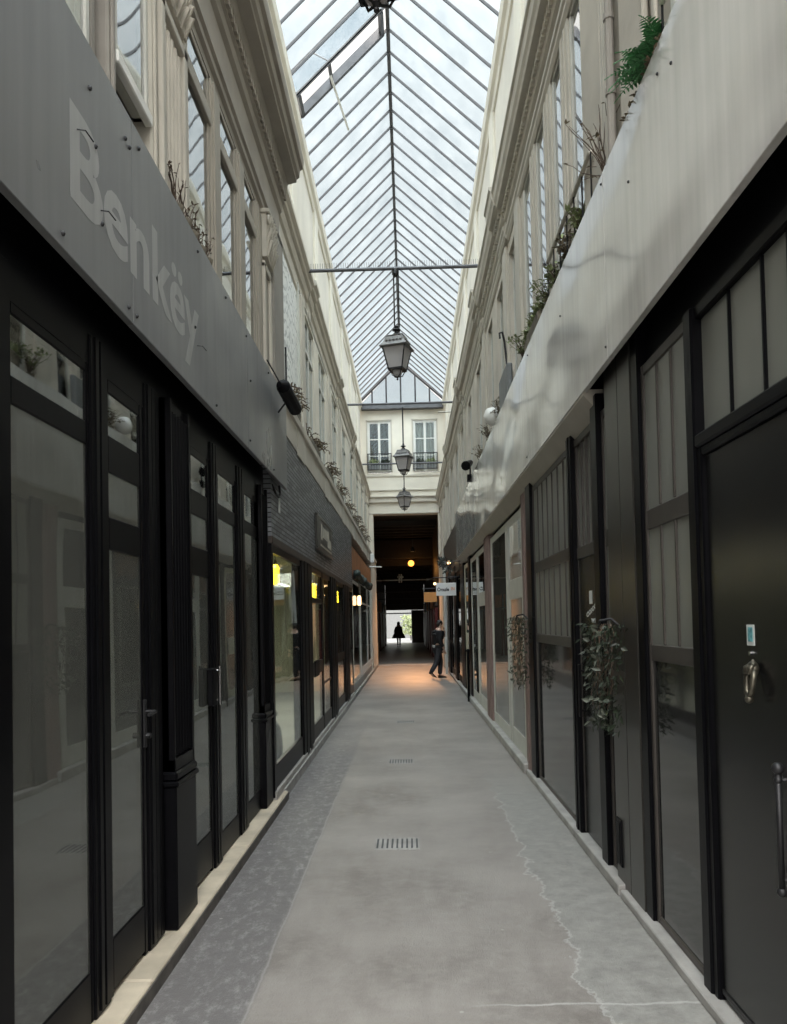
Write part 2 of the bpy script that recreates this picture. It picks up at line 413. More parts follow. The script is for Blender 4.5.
# side helper: sx=-1 left, +1 right; d = distance from the passage's axis
def S(sx, d): return sx * d

# ------------------------------------------------------------------ floor & ground
fl = MB()
ny = 60
fl.box(-1.7, 1.7, -3, 62.5, -.2, 0)
fl.box(-2.2, -1.7, 31, 62.5, -.2, 0)
struct('floor', fl, 'asphalt')
# tunnel threshold strip
struct('trim_1', MB().box(-1.34, 1.21, 30.3, 30.75, 0, .025, .006), 'sill')
# left stone step
st = MB()
for a, b in ((-1.0, 1.2), (1.21, 3.6), (3.61, 5.75), (5.76, 7.62)): st.box(-1.50, -1.215, a, b, 0, .08, .008)
struct('trim_2', st, 'step')
M['grime'] = mat('grimy_riser_stone', (.10, .09, .08), .8, var=.3, scale=12)
struct('trim_22', MB().box(-1.2155, -1.208, -1.0, 7.62, 0, .066), 'grime')
st = MB()
for a, b in ((7.22, 10.2), (10.21, 13.6), (13.61, 17.4)): st.box(-1.50, -1.255, a, b, 0, .16, .01)
st.box(-1.50, -1.24, 7.63, 30.2, 0, .10, .006)
for a, b in ((17.41, 20.6), (20.61, 26.1)): st.box(-1.5, -1.28, a, b, 0, .3, .01)
struct('trim_3', st, 'sill')
st = MB()
st.box(1.24, 1.5, -1.0, 4.8, 0, .05, .006).box(1.235, 1.5, 4.83, 6.0, 0, .07, .006).box(1.24, 1.5, 6.05, 8.6, 0, .06, .006)
st.box(1.22, 1.5, 8.65, 13.2, 0, .11, .01).box(1.22, 1.5, 13.22, 19.6, 0, .11, .01).box(1.24, 1.5, 19.62, 30.3, 0, .07, .01)
struct('trim_4', st, 'sill')

# ------------------------------------------------------------------ walls (structure)
# lower backing walls
struct('wall_left', MB().box(-1.62, -1.49, -1.2, 7.25, 0, 4.0), 'dark')
struct('wall_left_upper', MB().box(-1.95, -1.46, -1.2, 8.05, 4.0, 6.5), 'windark')
struct('wall_right', MB().box(1.42, 1.62, -1.2, 30.4, 0, 4.3), 'dark')
struct('wall_right_upper', MB().box(1.42, 1.95, -1.2, 30.4, 4.3, 6.9), 'windark')
struct('wall_left_attic', MB().box(-1.98, -1.77, -1.2, 30.4, 6.5, 10.32), 'attic')
struct('wall_right_attic', MB().box(1.57, 1.95, -1.2, 30.4, 6.6, 10.32), 'attic')
# building B left, upper solid behind its windows
struct('wall_left_far', MB().box(-1.95, -1.62, 8.05, 30.4, 3.75, 7.0), 'windark')

# attic pilaster strips and eaves moulding
at = MB()
y = 3.0
while y < 30:
    at.box(-1.78, -1.72, y, y + .5, 7.0, 10.1, .01); at.box(1.52, 1.58, y + .2, y + .7, 6.9, 10.1, .01)
    y += 3.1
struct('trim_5', at, 'cream')
ev = MB()
for s_, d in ((-1, 1.77), (1, 1.57)):
    pr = [(s_ * (d + .05), 9.95), (s_ * (d - .03), 9.98), (s_ * (d - .05), 10.08), (s_ * (d - .10), 10.12), (s_ * (d - .12), 10.26), (s_ * (d - .10), 10.34), (s_ * (d + .1), 10.36)]
    ev.prism_y(pr, -1.2, 30.4)
struct('trim_6', ev, 'cream')

# ------------------------------------------------------------------ back wall
bw = MB()
YB = 30.5
bw.box(-1.95, -1.34, YB, YB + .5, 0, 5.93)                      # left pier
bw.box(1.21, 1.95, YB, YB + .5, 0, 5.93)                        # right pier
bw.box(-1.95, 1.95, YB, YB + .5, 5.93, 7.55)
bw.box(-1.95, -1.50, YB, YB + .5, 7.55, 9.62).box(-.58, .30, YB, YB + .5, 7.55, 9.62).box(1.22, 1.95, YB, YB + .5, 7.55, 9.62)
bw.box(-1.95, 1.95, YB, YB + .5, 9.62, 10.3)
struct('wall_back', bw, 'cream')
bm_ = MB()
for z0, z1, d in ((6.38, 6.46, .10), (6.46, 6.58, .06), (6.58, 6.64, .12), (6.84, 6.90, .05), (7.40, 7.48, .04), (5.93, 5.99, .03)):
    bm_.box(-1.70, 1.50, YB - d, YB, z0, z1, .01)
struct('trim_7', bm_, 'stone')
struct('trim_8', MB().box(-1.70, 1.50, YB - .28, YB - .02, 10.02, 10.22, .01), 'lead')

def back_window(x0, x1, z0, z1, label, curtain):
    t = thing('casement_window', ((x0 + x1) / 2, YB, z0), label, 'window', 'windows in the end wall')
    f = MB(); w = .05
    f.box(x0, x0 + w, YB + .02, YB + .10, z0, z1, .006).box(x1 - w, x1, YB + .02, YB + .10, z0, z1, .006)
    f.box(x0, x1, YB + .02, YB + .10, z1 - w, z1, .006).box(x0, x1, YB + .02, YB + .10, z0, z0 + w, .006)
    f.build('window_frame', 'white', t)
    sv = MB(); f2 = MB()
    f2.box(x0 - .05, x0, YB - .03, YB + .02, z0, z1 + .05, .004).box(x1, x1 + .05, YB - .03, YB + .02, z0, z1 + .05, .004).box(x0 - .05, x1 + .05, YB - .03, YB + .02, z1, z1 + .05, .004)
    f2.build('surround', 'stone', t)
    xm = (x0 + x1) / 2
    for a, b in ((x0 + w, xm), (xm, x1 - w)):
        sh = MB(); q = .045
        sh.box(a, a + q, YB + .03, YB + .08, z0 + w, z1 - w, .004).box(b - q, b, YB + .03, YB + .08, z0 + w, z1 - w, .004)
        for zz in (z0 + w, z0 + .62, z0 + 1.28, z1 - w - q): sh.box(a, b, YB + .032, YB + .078, zz, zz + q * .8, .003)
        s_ = sh.build('sash', 'white', t)
        MB().box(a + .02, b - .02, YB + .05, YB + .056, z0 + .08, z1 - .08).build('pane', 'glass', s_)
    cu = MB(); n = 26
    vs = []; fs = []
    for i in range(n + 1):
        x = x0 + .03 + (x1 - x0 - .06) * i / n; yy = YB + .2 + .025 * math.sin(i * 1.7)
        vs += [(x, yy, z0), (x, yy, z1)]
        if i: fs.append((2 * i - 2, 2 * i, 2 * i + 1, 2 * i - 1))
    cu.add(vs, fs).build('curtain', curtain, t)
    return t
back_window(-1.50, -.58, 7.6, 9.62, 'white casement window with dark curtains at left of the end wall', 'windark')
back_window(.30, 1.22, 7.6, 9.62, 'white casement window with pale blue-grey panes at right of the end wall', 'curtain2')
def back_rail(x0, x1, lab):
    t = thing('window_guard', ((x0 + x1) / 2, YB - .1, 7.6), lab, 'railing')
    r = MB(); r.box(x0, x1, YB - .12, YB - .10, 8.28, 8.31).box(x0, x1, YB - .12, YB - .10, 7.66, 7.68)
    r.box(x0, x0 + .02, YB - .12, YB, 7.66, 8.31).box(x1 - .02, x1, YB - .12, YB, 7.66, 8.31)
    r.build('frame', 'iron', t)
    b = MB(); n = 9
    for i in range(n):
        x = x0 + (x1 - x0) * (i + .5) / n
        b.tube([(x, YB - .11, 7.67), (x, YB - .11, 8.29)], .008, 5)
        b.tube([(x - .04, YB - .11, 7.9), (x, YB - .11, 8.0), (x + .04, YB - .11, 7.9), (x, YB - .11, 7.8), (x - .04, YB - .11, 7.9)], .006, 4)
    b.build('baluster', 'iron', t)
back_rail(-1.52, -.56, 'small wrought iron guard rail below the end wall window at left')
back_rail(.28, 1.24, 'small wrought iron guard rail below the end wall window at right')
for i, (x0, x1, lab) in enumerate(((-1.45, -1.05, 'window box with bushy plant in the left end wall window'), (-1.0, -.65, 'window box beside the bushy one in the left end wall window'), (.38, .72, 'dark pot in the right end wall window, nearer the middle'), (.8, 1.16, 'pot with grey plant at outer corner of right end wall window'))):
    t = thing('window_box', ((x0 + x1) / 2, YB - .05, 7.69), lab, 'planter')
    MB().box(x0, x1, YB - .09, YB - .0, 7.69, 7.86, .01).build('box', 'potgrey', t)
    pl = MB()
    for k in range(60):
        p = (random.uniform(x0 + .03, x1 - .03), YB - .05 + random.uniform(-.03, .03), 7.86 + random.uniform(0, .15))
        pl.leaf(p, (random.uniform(-1, 1), random.uniform(-.6, .3), random.uniform(.2, 1.4)), (0, -1, .3), random.uniform(.06, .16), .04)
    pl.build('foliage', 'leafpale' if i in (0, 3) else 'leaf', t)

# ------------------------------------------------------------------ glass roof
RX, RZ = -.15, 11.92; EL, ER, EZ = -1.76, 1.56, 10.34
roof = thing('glass_roof', (RX, 15, RZ), 'long pitched glass roof on thin grey bars over the whole passage', 'glass roof')
MB().prism_y([(RX - .03, RZ - .04), (RX + .03, RZ - .04), (RX + .035, RZ + .05), (RX, RZ + .08), (RX - .035, RZ + .05)], -1.2, 30.5).build('ridge_beam', 'lead', roof)
PITCH = .53; yb = []
y = 30.09
while y > -1.1: yb.append(y); y -= PITCH
def slope_bar(mb, y, ex):
    n = Vector((ex - RX, 0, EZ - RZ)).normalized(); u = Vector((-n.z, 0, n.x)) if ex > RX else Vector((n.z, 0, -n.x))
    if u.z < 0: u = -u
    a = Vector((RX, y, RZ)); b = Vector((ex, y, EZ)); w = Vector((0, .010, 0))
    vs = [a - w - u * .03, a + w - u * .03, a + w + u * .012, a - w + u * .012, b - w - u * .03, b + w - u * .03, b + w + u * .012, b - w + u * .012]
    mb.add(vs, [(0, 1, 2, 3), (7, 6, 5, 4), (0, 4, 5, 1), (1, 5, 6, 2), (2, 6, 7, 3), (3, 7, 4, 0)])
near = MB()
for y in yb:
    for ex in (EL, ER):
        if y > 9.5:
            b = MB(); slope_bar(b, y, ex); b.build('glazing_bar', 'bar', roof)
        else: slope_bar(near, y, ex)
near.build('rafter', 'bar', roof, kind='stuff')
HY = min(yb, key=lambda q: abs(q - 12.42))    # open bay starts here
for nm, ex in (('left_glazing', EL), ('right_glazing', ER)):
    g = MB()
    for y in yb[1:]:
        if ex == EL and abs(y - HY) < .01: continue
        y0, y1 = y + .012, y + PITCH - .012
        g.add([(RX, y0, RZ + .005), (RX, y1, RZ + .005), (ex, y1, EZ + .005), (ex, y0, EZ + .005)], [(0, 1, 2, 3)])
    g.build('glass_slope', 'roofglass', roof)
# open hatch: curb on the bay and lifted sash
def slope_pt(t, y, up=0.0):   # t 0 ridge ..1 left eave
    n = Vector((EL - RX, 0, EZ - RZ)).normalized(); u = Vector((n.z, 0, -n.x)); u = -u if u.z < 0 else u
    return Vector((RX, 0, RZ)).lerp(Vector((EL, 0, EZ)), t) + Vector((0, y, 0)) + u * up
h0, h1 = HY + .01, HY + PITCH - .01
def slope_box(mb, t0, t1, y0, y1, u0, u1):
    vs = [slope_pt(t, y, u) for t in (t0, t1) for y in (y0, y1) for u in (u0, u1)]
    mb.add(vs, [(0, 1, 3, 2), (4, 6, 7, 5), (0, 4, 5, 1), (2, 3, 7, 6), (0, 2, 6, 4), (1, 5, 7, 3)])
cb = MB()
slope_box(cb, .06, .95, h1 - .05, h1 + .02, -.05, .09); slope_box(cb, .06, .95, h0 - .02, h0 + .01, -.02, .015)
slope_box(cb, .06, .09, h0, h1, -.05, .02); slope_box(cb, .92, .95, h0, h1, -.05, .02); slope_box(cb, .60, .625, h0, h1, -.03, .0)
cb.build('hatch_curb', 'lead', roof)
sa = MB()
def lift(t, f):  # sash hinged on the near side, raised
    return slope_pt(t, h0 + f * .50 * math.cos(1.15), .03 + f * .50 * math.sin(1.15))
def sashbar(mb, a, b, r=.016): mb.tube([a, b], r, 4)
sashbar(sa, lift(.08, 0), lift(.93, 0)); sashbar(sa, lift(.08, 1), lift(.93, 1)); sashbar(sa, lift(.08, 0), lift(.08, 1)); sashbar(sa, lift(.93, 0), lift(.93, 1)); sashbar(sa, lift(.6, 0), lift(.6, 1))
hs = sa.build('hatch_sash', 'lead', roof)
MB().add([lift(.08, 0), lift(.93, 0), lift(.93, 1), lift(.08, 1)], [(0, 1, 2, 3)]).build('hatch_pane', 'roofglass', hs)
p0 = slope_pt(.62, HY + .25, -.02)
MB().tube([p0, (-.92, 14.0, 10.72)], .022, 8).tube([p0, p0 + Vector((0, -.05, .3))], .008, 6).build('stay_rod', 'white', roof)
# gable glazing at the far end
gt = thing('gable_glazing', (0, 30.45, 10.4), 'triangular glazed gable closing the far end of the roof', 'gable window')
gb = MB(); YG = 30.42
for a, b in (((EL, 10.38), (RX, RZ)), ((RX, RZ), (ER, 10.38))):
    gb.tube([(a[0], YG, a[1]), (b[0], YG, b[1])], .05, 6)
for k, x in enumerate((-1.28, -.72, -.15, .42, .98)):
    zt = RZ - abs(x - RX) * (RZ - EZ) / (abs(EL - RX) if x < RX else ER - RX)
    gb.box(x - .03, x + .03, YG - .02, YG + .02, 10.25, zt)
gb.box(EL, ER, YG - .04, YG + .04, 10.22, 10.30)
gb.build('gable_frame', 'iron', gt)
MB().add([(EL, YG + .01, 10.25), (ER, YG + .01, 10.25), (RX, YG + .01, RZ)], [(0, 1, 2)]).build('gable_pane', 'roofglass', gt)

# ------------------------------------------------------------------ left building A: upper storey
ca = MB()
ca.prism_y([(-1.46, 5.44), (-1.28, 5.44), (-1.28, 5.50), (-1.255, 5.52), (-1.255, 5.57), (-1.235, 5.59), (-1.235, 5.63), (-1.27, 5.65), (-1.27, 5.970), (-1.24, 6.000), (-1.23, 6.070), (-1.21, 6.090), (-1.21, 6.180), (-1.19, 6.210), (-1.17, 6.290), (-1.08, 6.310), (-1.075, 6.340), (-1.05, 6.360), (-1.04, 6.430), (-1.01, 6.450), (-1.0, 6.510), (-1.0, 6.550), (-1.70, 6.610), (-1.70, 5.44)], -1.2, 8.0)
y = -1.0
while y < 7.95:
    ca.box(-1.22, -1.185, y, y + .045, 6.10, 6.17); y += .085
struct('trim_9', ca, 'cornice')
# pilasters and posts on A
def upper_post(y0, y1, label, m='taupe', x=-1.27, group='posts between the upper windows at left', z1=5.44, flute=False, name='window_post'):
    t = thing(name, (x, (y0 + y1) / 2, 4.0), label, 'post' if name == 'window_post' else 'pilaster', group)
    b = MB().box(x - .19, x, y0, y1, 3.9, z1, .012)
    b.box(x - .02, x + .012, y0 + .03, y0 + .06, 3.9, z1 - .02, .004)
    b.build('shaft', m, t)
    return t
upper_post(3.36, 3.43, 'slim brown-grey post at left edge of the white sill window', 'taupe_dark', -1.28)
upper_post(3.19, 3.30, 'dark brown post beside the nearest upper left pane', 'taupe_dark', -1.31)
t = upper_post(3.92, 4.02, 'pale moulded post between white sill window and fluted panel', 'putty', -1.27)
t = upper_post(5.18, 5.43, 'taupe post between first and second tall windows past fluted panel', 'taupe')
t = upper_post(5.98, 6.25, 'taupe post between second and third tall windows past fluted panel', 'taupe')
t = upper_post(6.72, 6.86, 'taupe post just before the scrolled end pilaster', 'taupe')
# fluted panel pilaster
def scroll_capital(mb, x, y0, y1, z0, z1):
    mb.box(x - .05, x + .05, y0 - .02, y1 + .02, z1 - .04, z1, .008)
    for yc in (y0 + .03, y1 - .03):
        pts = []
        for k in range(22):
            a = k * .45; r = .055 * (1 - k / 26)
            pts.append((x + .035, yc + r * math.cos(a), z1 - .10 + r * math.sin(a)))
        mb.tube(pts, .013, 5)
    for i in range(5):
        yc = y0 + (y1 - y0) * (i + .5) / 5
        for j in range(3):
            zb = z0 + (z1 - z0 - .1) * j / 3
            L_ = (z1 - z0) * .42
            pts = [(x + .01, yc, zb), (x + .035, yc, zb + L_ * .5), (x + .06, yc, zb + L_ * .85), (x + .075, yc, zb + L_ * .8)]
            mb.tube(pts, [.012, .02, .016, .006], 6)
    mb.box(x - .05, x + .02, y0, y1, z0, z1 - .03, .005)
t = thing('fluted_pilaster', (-1.26, 4.25, 4.0), 'tall fluted taupe pilaster panel above the grey name board', 'pilaster')
fp = MB(); fp.box(-1.42, -1.27, 4.02, 4.50, 3.9, 5.44, .01)
fp.box(-1.275, -1.24, 4.02, 4.075, 3.9, 5.36, .006).box(-1.275, -1.24, 4.43, 4.50, 3.9, 5.36, .006).box(-1.275, -1.24, 4.02, 4.5, 5.02, 5.08, .006)
fp.build('shaft', 'putty', t)
fr = MB()
for k in range(5):
    y = 4.10 + k * .066; fr.tube([(-1.268, y + .02, 3.9), (-1.268, y + .02, 4.98)], .017, 8)
fr.build('fluting', 'stone', t)
cp = MB(); scroll_capital(cp, -1.25, 4.06, 4.46, 5.12, 5.44); cp.build('capital', 'stone', t)
t = thing('scrolled_pilaster', (-1.26, 7.2, 4.0), 'taupe pilaster with scrolled leaf capital at end of near left building', 'pilaster')
MB().box(-1.455, -1.27, 6.90, 7.98, 3.9, 5.43, .01).build('shaft', 'taupe', t)
e_ = MB(); e_.box(-1.275, -1.245, 6.98, 7.04, 3.95, 5.0, .005).box(-1.275, -1.245, 7.28, 7.34, 3.95, 5.0, .005).box(-1.275, -1.245, 6.98, 7.34, 4.96, 5.02, .005)
e_.build('panel_moulding', 'stone', t)
MB().box(-1.30, -1.235, 7.42, 7.98, 3.9, 5.66, .01).build('corner_strip', 'taupe_dark', t)
cp = MB(); scroll_capital(cp, -1.245, 7.0, 7.34, 5.06, 5.50); cp.build('capital', 'putty', t)

def tall_window(sx, xd, y0, y1, z0, z1, label, group, rail=None, m='taupe', glass='glassrefl', room='curtain2', sill=None, fw=.04, mull=False):
    """upper floor window in a side wall; xd = distance of its face from the axis"""
    X = lambda d: sx * d
    t = thing('tall_window', (X(xd), (y0 + y1) / 2, z0), label, 'window', group)
    f = MB()
    f.box(X(xd), X(xd + .08), y0, y0 + fw, z0, z1, .005).box(X(xd), X(xd + .08), y1 - fw, y1, z0, z1, .005)
    f.box(X(xd), X(xd + .08), y0, y1, z1 - fw, z1, .005).box(X(xd), X(xd + .08), y0, y1, z0, z0 + fw, .005)
    if rail: f.box(X(xd - .015), X(xd + .08), y0, y1, rail[0], rail[1], .006)
    if mull:
        ym = (y0 + y1) / 2; f.box(X(xd - .01), X(xd + .07), ym - .03, ym + .03, z0, z1, .006)
    f.build('window_frame', m, t)
    if rail:
        MB().box(X(xd + .012), X(xd + .018), y0 + fw, y1 - fw, z0 + fw, rail[0]).build('pane', glass, t)
        MB().box(X(xd + .012), X(xd + .018), y0 + fw, y1 - fw, rail[1], z1 - fw).build('top_pane', glass, t)
    else:
        MB().box(X(xd + .012), X(xd + .018), y0 + fw, y1 - fw, z0 + fw, z1 - fw).build('pane', glass, t)
    if sill: MB().box(X(xd - .02), X(xd + .02), y0 - .01, y1, z0 - .03, z0 + .03, .006).build('sill', sill, t)
    return t
G1 = 'tall upper windows of the near left building'
tall_window(-1, 1.285, 1.6, 3.17, 4.0, 5.44, 'nearest upper window on the left with whitish frame', G1, (5.05, 5.13), 'offwhite')
t = tall_window(-1, 1.285, 3.45, 3.92, 4.30, 5.44, 'upper left window with white sloping sill line above the B of the name board', G1, (5.05, 5.13), 'offwhite', sill='white')
MB().box(-1.36, -1.28, 3.44, 3.92, 3.98, 4.12, .006).build('lower_panel', 'taupe', t)
tall_window(-1, 1.285, 4.55, 5.18, 4.0, 5.44, 'first tall reflecting window past the fluted pilaster panel', G1, (5.09, 5.19), 'taupe')
tall_window(-1, 1.285, 5.44, 5.98, 4.0, 5.44, 'second tall reflecting window past the fluted pilaster panel', G1, (5.09, 5.19), 'taupe')
tall_window(-1, 1.285, 6.25, 6.72, 4.0, 5.44, 'third tall reflecting window past the fluted pilaster panel', G1, (5.09, 5.19), 'taupe')

# left fascia (name board)
t = thing('name_board', (-1.2, 3.5, 3.5), 'long dark grey board with faded ghost lettering over black left shopfront', 'shop sign')
for k, (a, b) in enumerate(((-1.2, .9), (.904, 3.41), (3.414, 5.90), (5.904, 7.80))):
    MB().box(-1.235, -1.20, a, b, 3.05, 3.98, .003).build('board_panel', 'fascia_l', t)
vs, fs = text_mb('Benkëy', .505, .0003, .011, 1.0)
xs = [v[0] for v in vs]; w = max(xs) - min(xs); x0_ = min(xs)
sc = 1.74 / w
MB().add([(-1.1994 + v[2], 2.77 + (v[0] - x0_) * sc, 3.285 + v[1]) for v in vs], fs).build('lettering', 'ghost', t)
bo = MB()
for (y, z) in ((1.5, 3.93), (1.5, 3.1), (2.95, 3.80), (3.45, 3.10), (3.33, 3.84), (3.38, 3.83), (3.35, 3.10), (4.5, 3.90), (4.9, 3.1), (5.2, 3.92), (5.86, 3.9), (5.95, 3.12), (6.8, 3.92), (7.0, 3.1), (7.6, 3.9), (3.0, 3.60), (3.06, 3.32), (4.42, 3.42), (3.5, 3.9), (6.0, 3.6), (2.7, 3.1)):
    bo.ball((-1.198, y, z), .010, 8, 4)
for (y, z) in ((2.83, 3.56), (3.05, 3.37), (4.47, 3.33)): bo.tube([(-1.2, y, z), (-1.17, y + .01, z), (-1.165, y + .07, z - .005)], .003, 5)
bo.build('bolt', 'iron', t, kind='stuff')
# underside recess box of name board
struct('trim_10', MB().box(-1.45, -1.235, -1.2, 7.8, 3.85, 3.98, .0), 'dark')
struct('trim_11', MB().box(-1.44, -1.335, -1.2, 7.2, 2.82, 3.85, .0), 'black')

# wall bracket floodlight at the end of the board
t = thing('floodlight', (-1.17, 7.3, 3.85), 'black wall floodlight on an arm at the end of the grey name board', 'floodlight')
f = MB(); c, s_ = math.cos(.35), math.sin(.35)
f.tube([(-1.13, 6.95, 3.86), (-1.10, 7.0, 3.86), (-1.07, 7.55, 3.80), (-1.10, 7.6, 3.79)], [.03, .065, .065, .04], 12)
f.build('housing', 'blackmatt', t)
MB().tube([(-1.2, 6.75, 4.02), (-1.15, 6.9, 3.93), (-1.12, 7.1, 3.87)], .007, 6).build('cable', 'iron', t)
MB().tube([(-1.2, 7.3, 3.7), (-1.12, 7.3, 3.8)], .009, 6).build('bracket', 'iron', t)
# hooked cable under the board end
t = MB().tube([(-1.25, 7.6, 3.06), (-1.24, 7.58, 2.98), (-1.24, 7.5, 2.93), (-1.25, 7.38, 2.95), (-1.27, 7.3, 3.02)], .012, 6)
t.build('cable_loop', 'iron', label='short black cable looped under the end of the grey name board', cat='cable')

# ------------------------------------------------------------------ left building A: black shopfront
def shop_post(sx, y0, y1, xd, label, m='black', z0=.08, z1=2.95, grooves=2, name='shopfront_post', group=None, depth=.12):
    X = lambda d: sx * d
    b = MB().box(X(xd), X(xd + depth), y0, y1, z0, z1, .006)
    w = (y1 - y0)
    for k in range(grooves):
        yc = y0 + w * (k + 1) / (grooves + 1)
        b.box(X(xd - .008), X(xd + .01), yc - w * .12, yc + w * .12, z0 + .02, z1, .004)
    o = b.build(name, m, origin=(X(xd), (y0 + y1) / 2, z0), label=label, cat='post')
    if group: o['group'] = group
    return o
def glazed(sx, name, cat, y0, y1, xd, rails, panes, label, m='black', glass='glassgrey', z0=.08, z1=2.84, stile=.04, group=None, back='curtain', backd=.07, muntins=0, muntin_rows=(), solid=None, pm='panelgrey', raised=None):
    """shop window or door: stiles, rails [(z0,z1)], glass panes [(z0,z1)] (solid={index:material})"""
    X = lambda d: sx * d
    t = thing(name, (X(xd), (y0 + y1) / 2, z0), label, cat, group)
    f = MB()
    f.box(X(xd), X(xd + .05), y0, y0 + stile, z0, z1, .005).box(X(xd), X(xd + .05), y1 - stile, y1, z0, z1, .005)
    for a, b in rails: f.box(X(xd + .002), X(xd + .048), y0 + stile, y1 - stile, a, b, .006)
    f.build('frame', m, t)
    solid = solid or {}
    for i, (a, b) in enumerate(panes):
        if i in solid: MB().box(X(xd + .012), X(xd + .024), y0 + stile * .8, y1 - stile * .8, a - .005, b + .005).build('panel', solid[i], t)
        else:
            MB().box(X(xd + .009), X(xd + .014), y0 + stile * .8, y1 - stile * .8, a - .005, b + .005).build('pane', 'glassrefl' if (glass == 'filmrefl' and i == len(panes) - 1 and len(panes) > 1) else glass, t)
            if back and i == 0: MB().box(X(xd + backd), X(xd + backd + .01), y0 + .01, y1 - .01, a - .03, max(q[1] for q in panes) + .02).build('blind', back, t)
        if i in muntin_rows:
            for k in range(muntins):
                yc = y0 + stile + (y1 - y0 - 2 * stile) * (k + 1) / (muntins + 1)
                MB().box(X(xd + .001), X(xd + .03), yc - .009, yc + .009, a, b, .003).build('glazing_bar', m, t)
    if raised:
        MB().box(X(xd - .008), X(xd + .01), y0 + stile + .02, y1 - stile - .02, raised[0], raised[1], .006).build('panel_moulding', m, t)
    return t
shop_post(-1, 2.20, 2.52, 1.297, 'black post at near end of left shopfront, cut by the frame', grooves=2)
glazed(-1, 'shop_window', 'window', 2.52, 3.17, 1.305, [(.08, .29), (2.47, 2.57), (2.78, 2.86)], [(.29, 2.47), (2.57, 2.78)], 'large nearest shop window on the left with grey blind behind', stile=.022, group='windows of the black left shopfront', glass='filmrefl')
shop_post(-1, 3.17, 3.33, 1.295, 'black post between the large left window and the narrow door with lever handle')
d1 = glazed(-1, 'glazed_entrance', 'door', 3.34, 3.82, 1.305, [(.10, .33), (2.05, 2.20), (2.40, 2.57), (2.76, 2.86)], [(.33, 2.05), (2.20, 2.40), (2.57, 2.76)], 'narrow black glazed left door with lever handle, nearest the camera', stile=.04, group='doors of the black left shopfront', glass='filmrefl')
h = MB().box(-1.305, -1.292, 3.775, 3.805, 1.10, 1.34, .004).tube([(-1.30, 3.79, 1.28), (-1.25, 3.79, 1.28), (-1.24, 3.77, 1.28), (-1.24, 3.68, 1.275)], .009, 8)
h.tube([(-1.30, 3.79, 1.16), (-1.27, 3.79, 1.16)], .014, 8).build('lever_handle', 'iron', d1)
shop_post(-1, 3.83, 4.06, 1.297, 'wide grooved black jamb beside the fluted black pilaster', grooves=3)
# fluted shop pilaster
def shop_pilaster(y0, y1, label, xd=1.235, fl=True):
    t = thing('shop_pilaster', (-xd, (y0 + y1) / 2, .08), label, 'pilaster', 'black pilasters of the left shopfront')
    b = MB().box(-xd, -xd - .17, y0, y1, .08, .84, .008); b.build('plinth', 'black', t)
    b = MB(); b.box(-xd + .015, -xd - .17, y0 - .012, y1 + .012, .84, .87, .008).box(-xd + .006, -xd - .17, y0 - .006, y1 + .006, .87, .92, .012).build('plinth_moulding', 'black', t)
    b = MB().box(-xd - .035, -xd - .17, y0 + .01, y1 - .01, .92, 2.95, .006)
    if fl:
        n = 6
        for k in range(n):
            yc = y0 + .035 + (y1 - y0 - .07) * (k + .5) / n
            b.tube([(-xd - .03, yc, 1.0), (-xd - .03, yc, 2.88)], (y1 - y0 - .07) / n * .38, 8)
        b.box(-xd - .01, -xd - .1, y0 + .01, y0 + .035, .92, 2.95, .004).box(-xd - .01, -xd - .1, y1 - .035, y1 - .01, .92, 2.95, .004)
        b.box(-xd - .01, -xd - .1, y0 + .01, y1 - .01, .92, .985, .004)
    b.build('shaft', 'black', t)
    return t
shop_pilaster(4.08, 4.46, 'tall fluted black pilaster on a plinth, wider and nearer one at left')
shop_pilaster(6.88, 7.20, 'narrow far black pilaster on a plinth at end of left step', xd=1.255)
shop_post(-1, 4.47, 4.63, 1.30, 'slim black jamb between fluted pilaster and door with chrome pull', grooves=1)
d2 = glazed(-1, 'glazed_entrance', 'door', 4.64, 5.10, 1.305, [(.10, .35), (2.02, 2.20), (2.40, 2.56), (2.77, 2.86)], [(.35, 2.02), (2.20, 2.40), (2.56, 2.77)], 'black glazed left door with chrome pull bar past the fluted pilaster', stile=.04, group='doors of the black left shopfront', glass='filmrefl')
MB().box(-1.305, -1.265, 4.98, 5.09, 1.17, 1.42, .008).build('lock_box', 'blackmatt', d2)
MB().tube([(-1.30, 5.10, 1.40), (-1.25, 5.10, 1.40)], .008, 6).tube([(-1.30, 5.10, 1.2), (-1.25, 5.10, 1.2)], .008, 6).tube([(-1.25, 5.10, 1.17), (-1.25, 5.10, 1.43)], .012, 8).build('pull_bar', 'chrome', d2)
shop_post(-1, 5.11, 5.30, 1.293, 'broad black post between the chrome pull door and second shop window')
glazed(-1, 'shop_window', 'window', 5.31, 5.89, 1.305, [(.08, .26), (2.46, 2.57), (2.78, 2.86)], [(.26, 2.46), (2.57, 2.78)], 'black framed shop window between the pull bar door and last window', stile=.022, group='windows of the black left shopfront', glass='filmrefl')
shop_post(-1, 5.90, 6.16, 1.293, 'broad black post between the two far windows of black left shopfront')
glazed(-1, 'shop_window', 'window', 6.17, 6.80, 1.305, [(.08, .26), (2.46, 2.57), (2.78, 2.86)], [(.26, 2.46), (2.57, 2.78)], 'last black framed shop window before the small end pilaster', stile=.022, group='windows of the black left shopfront', glass='filmrefl')

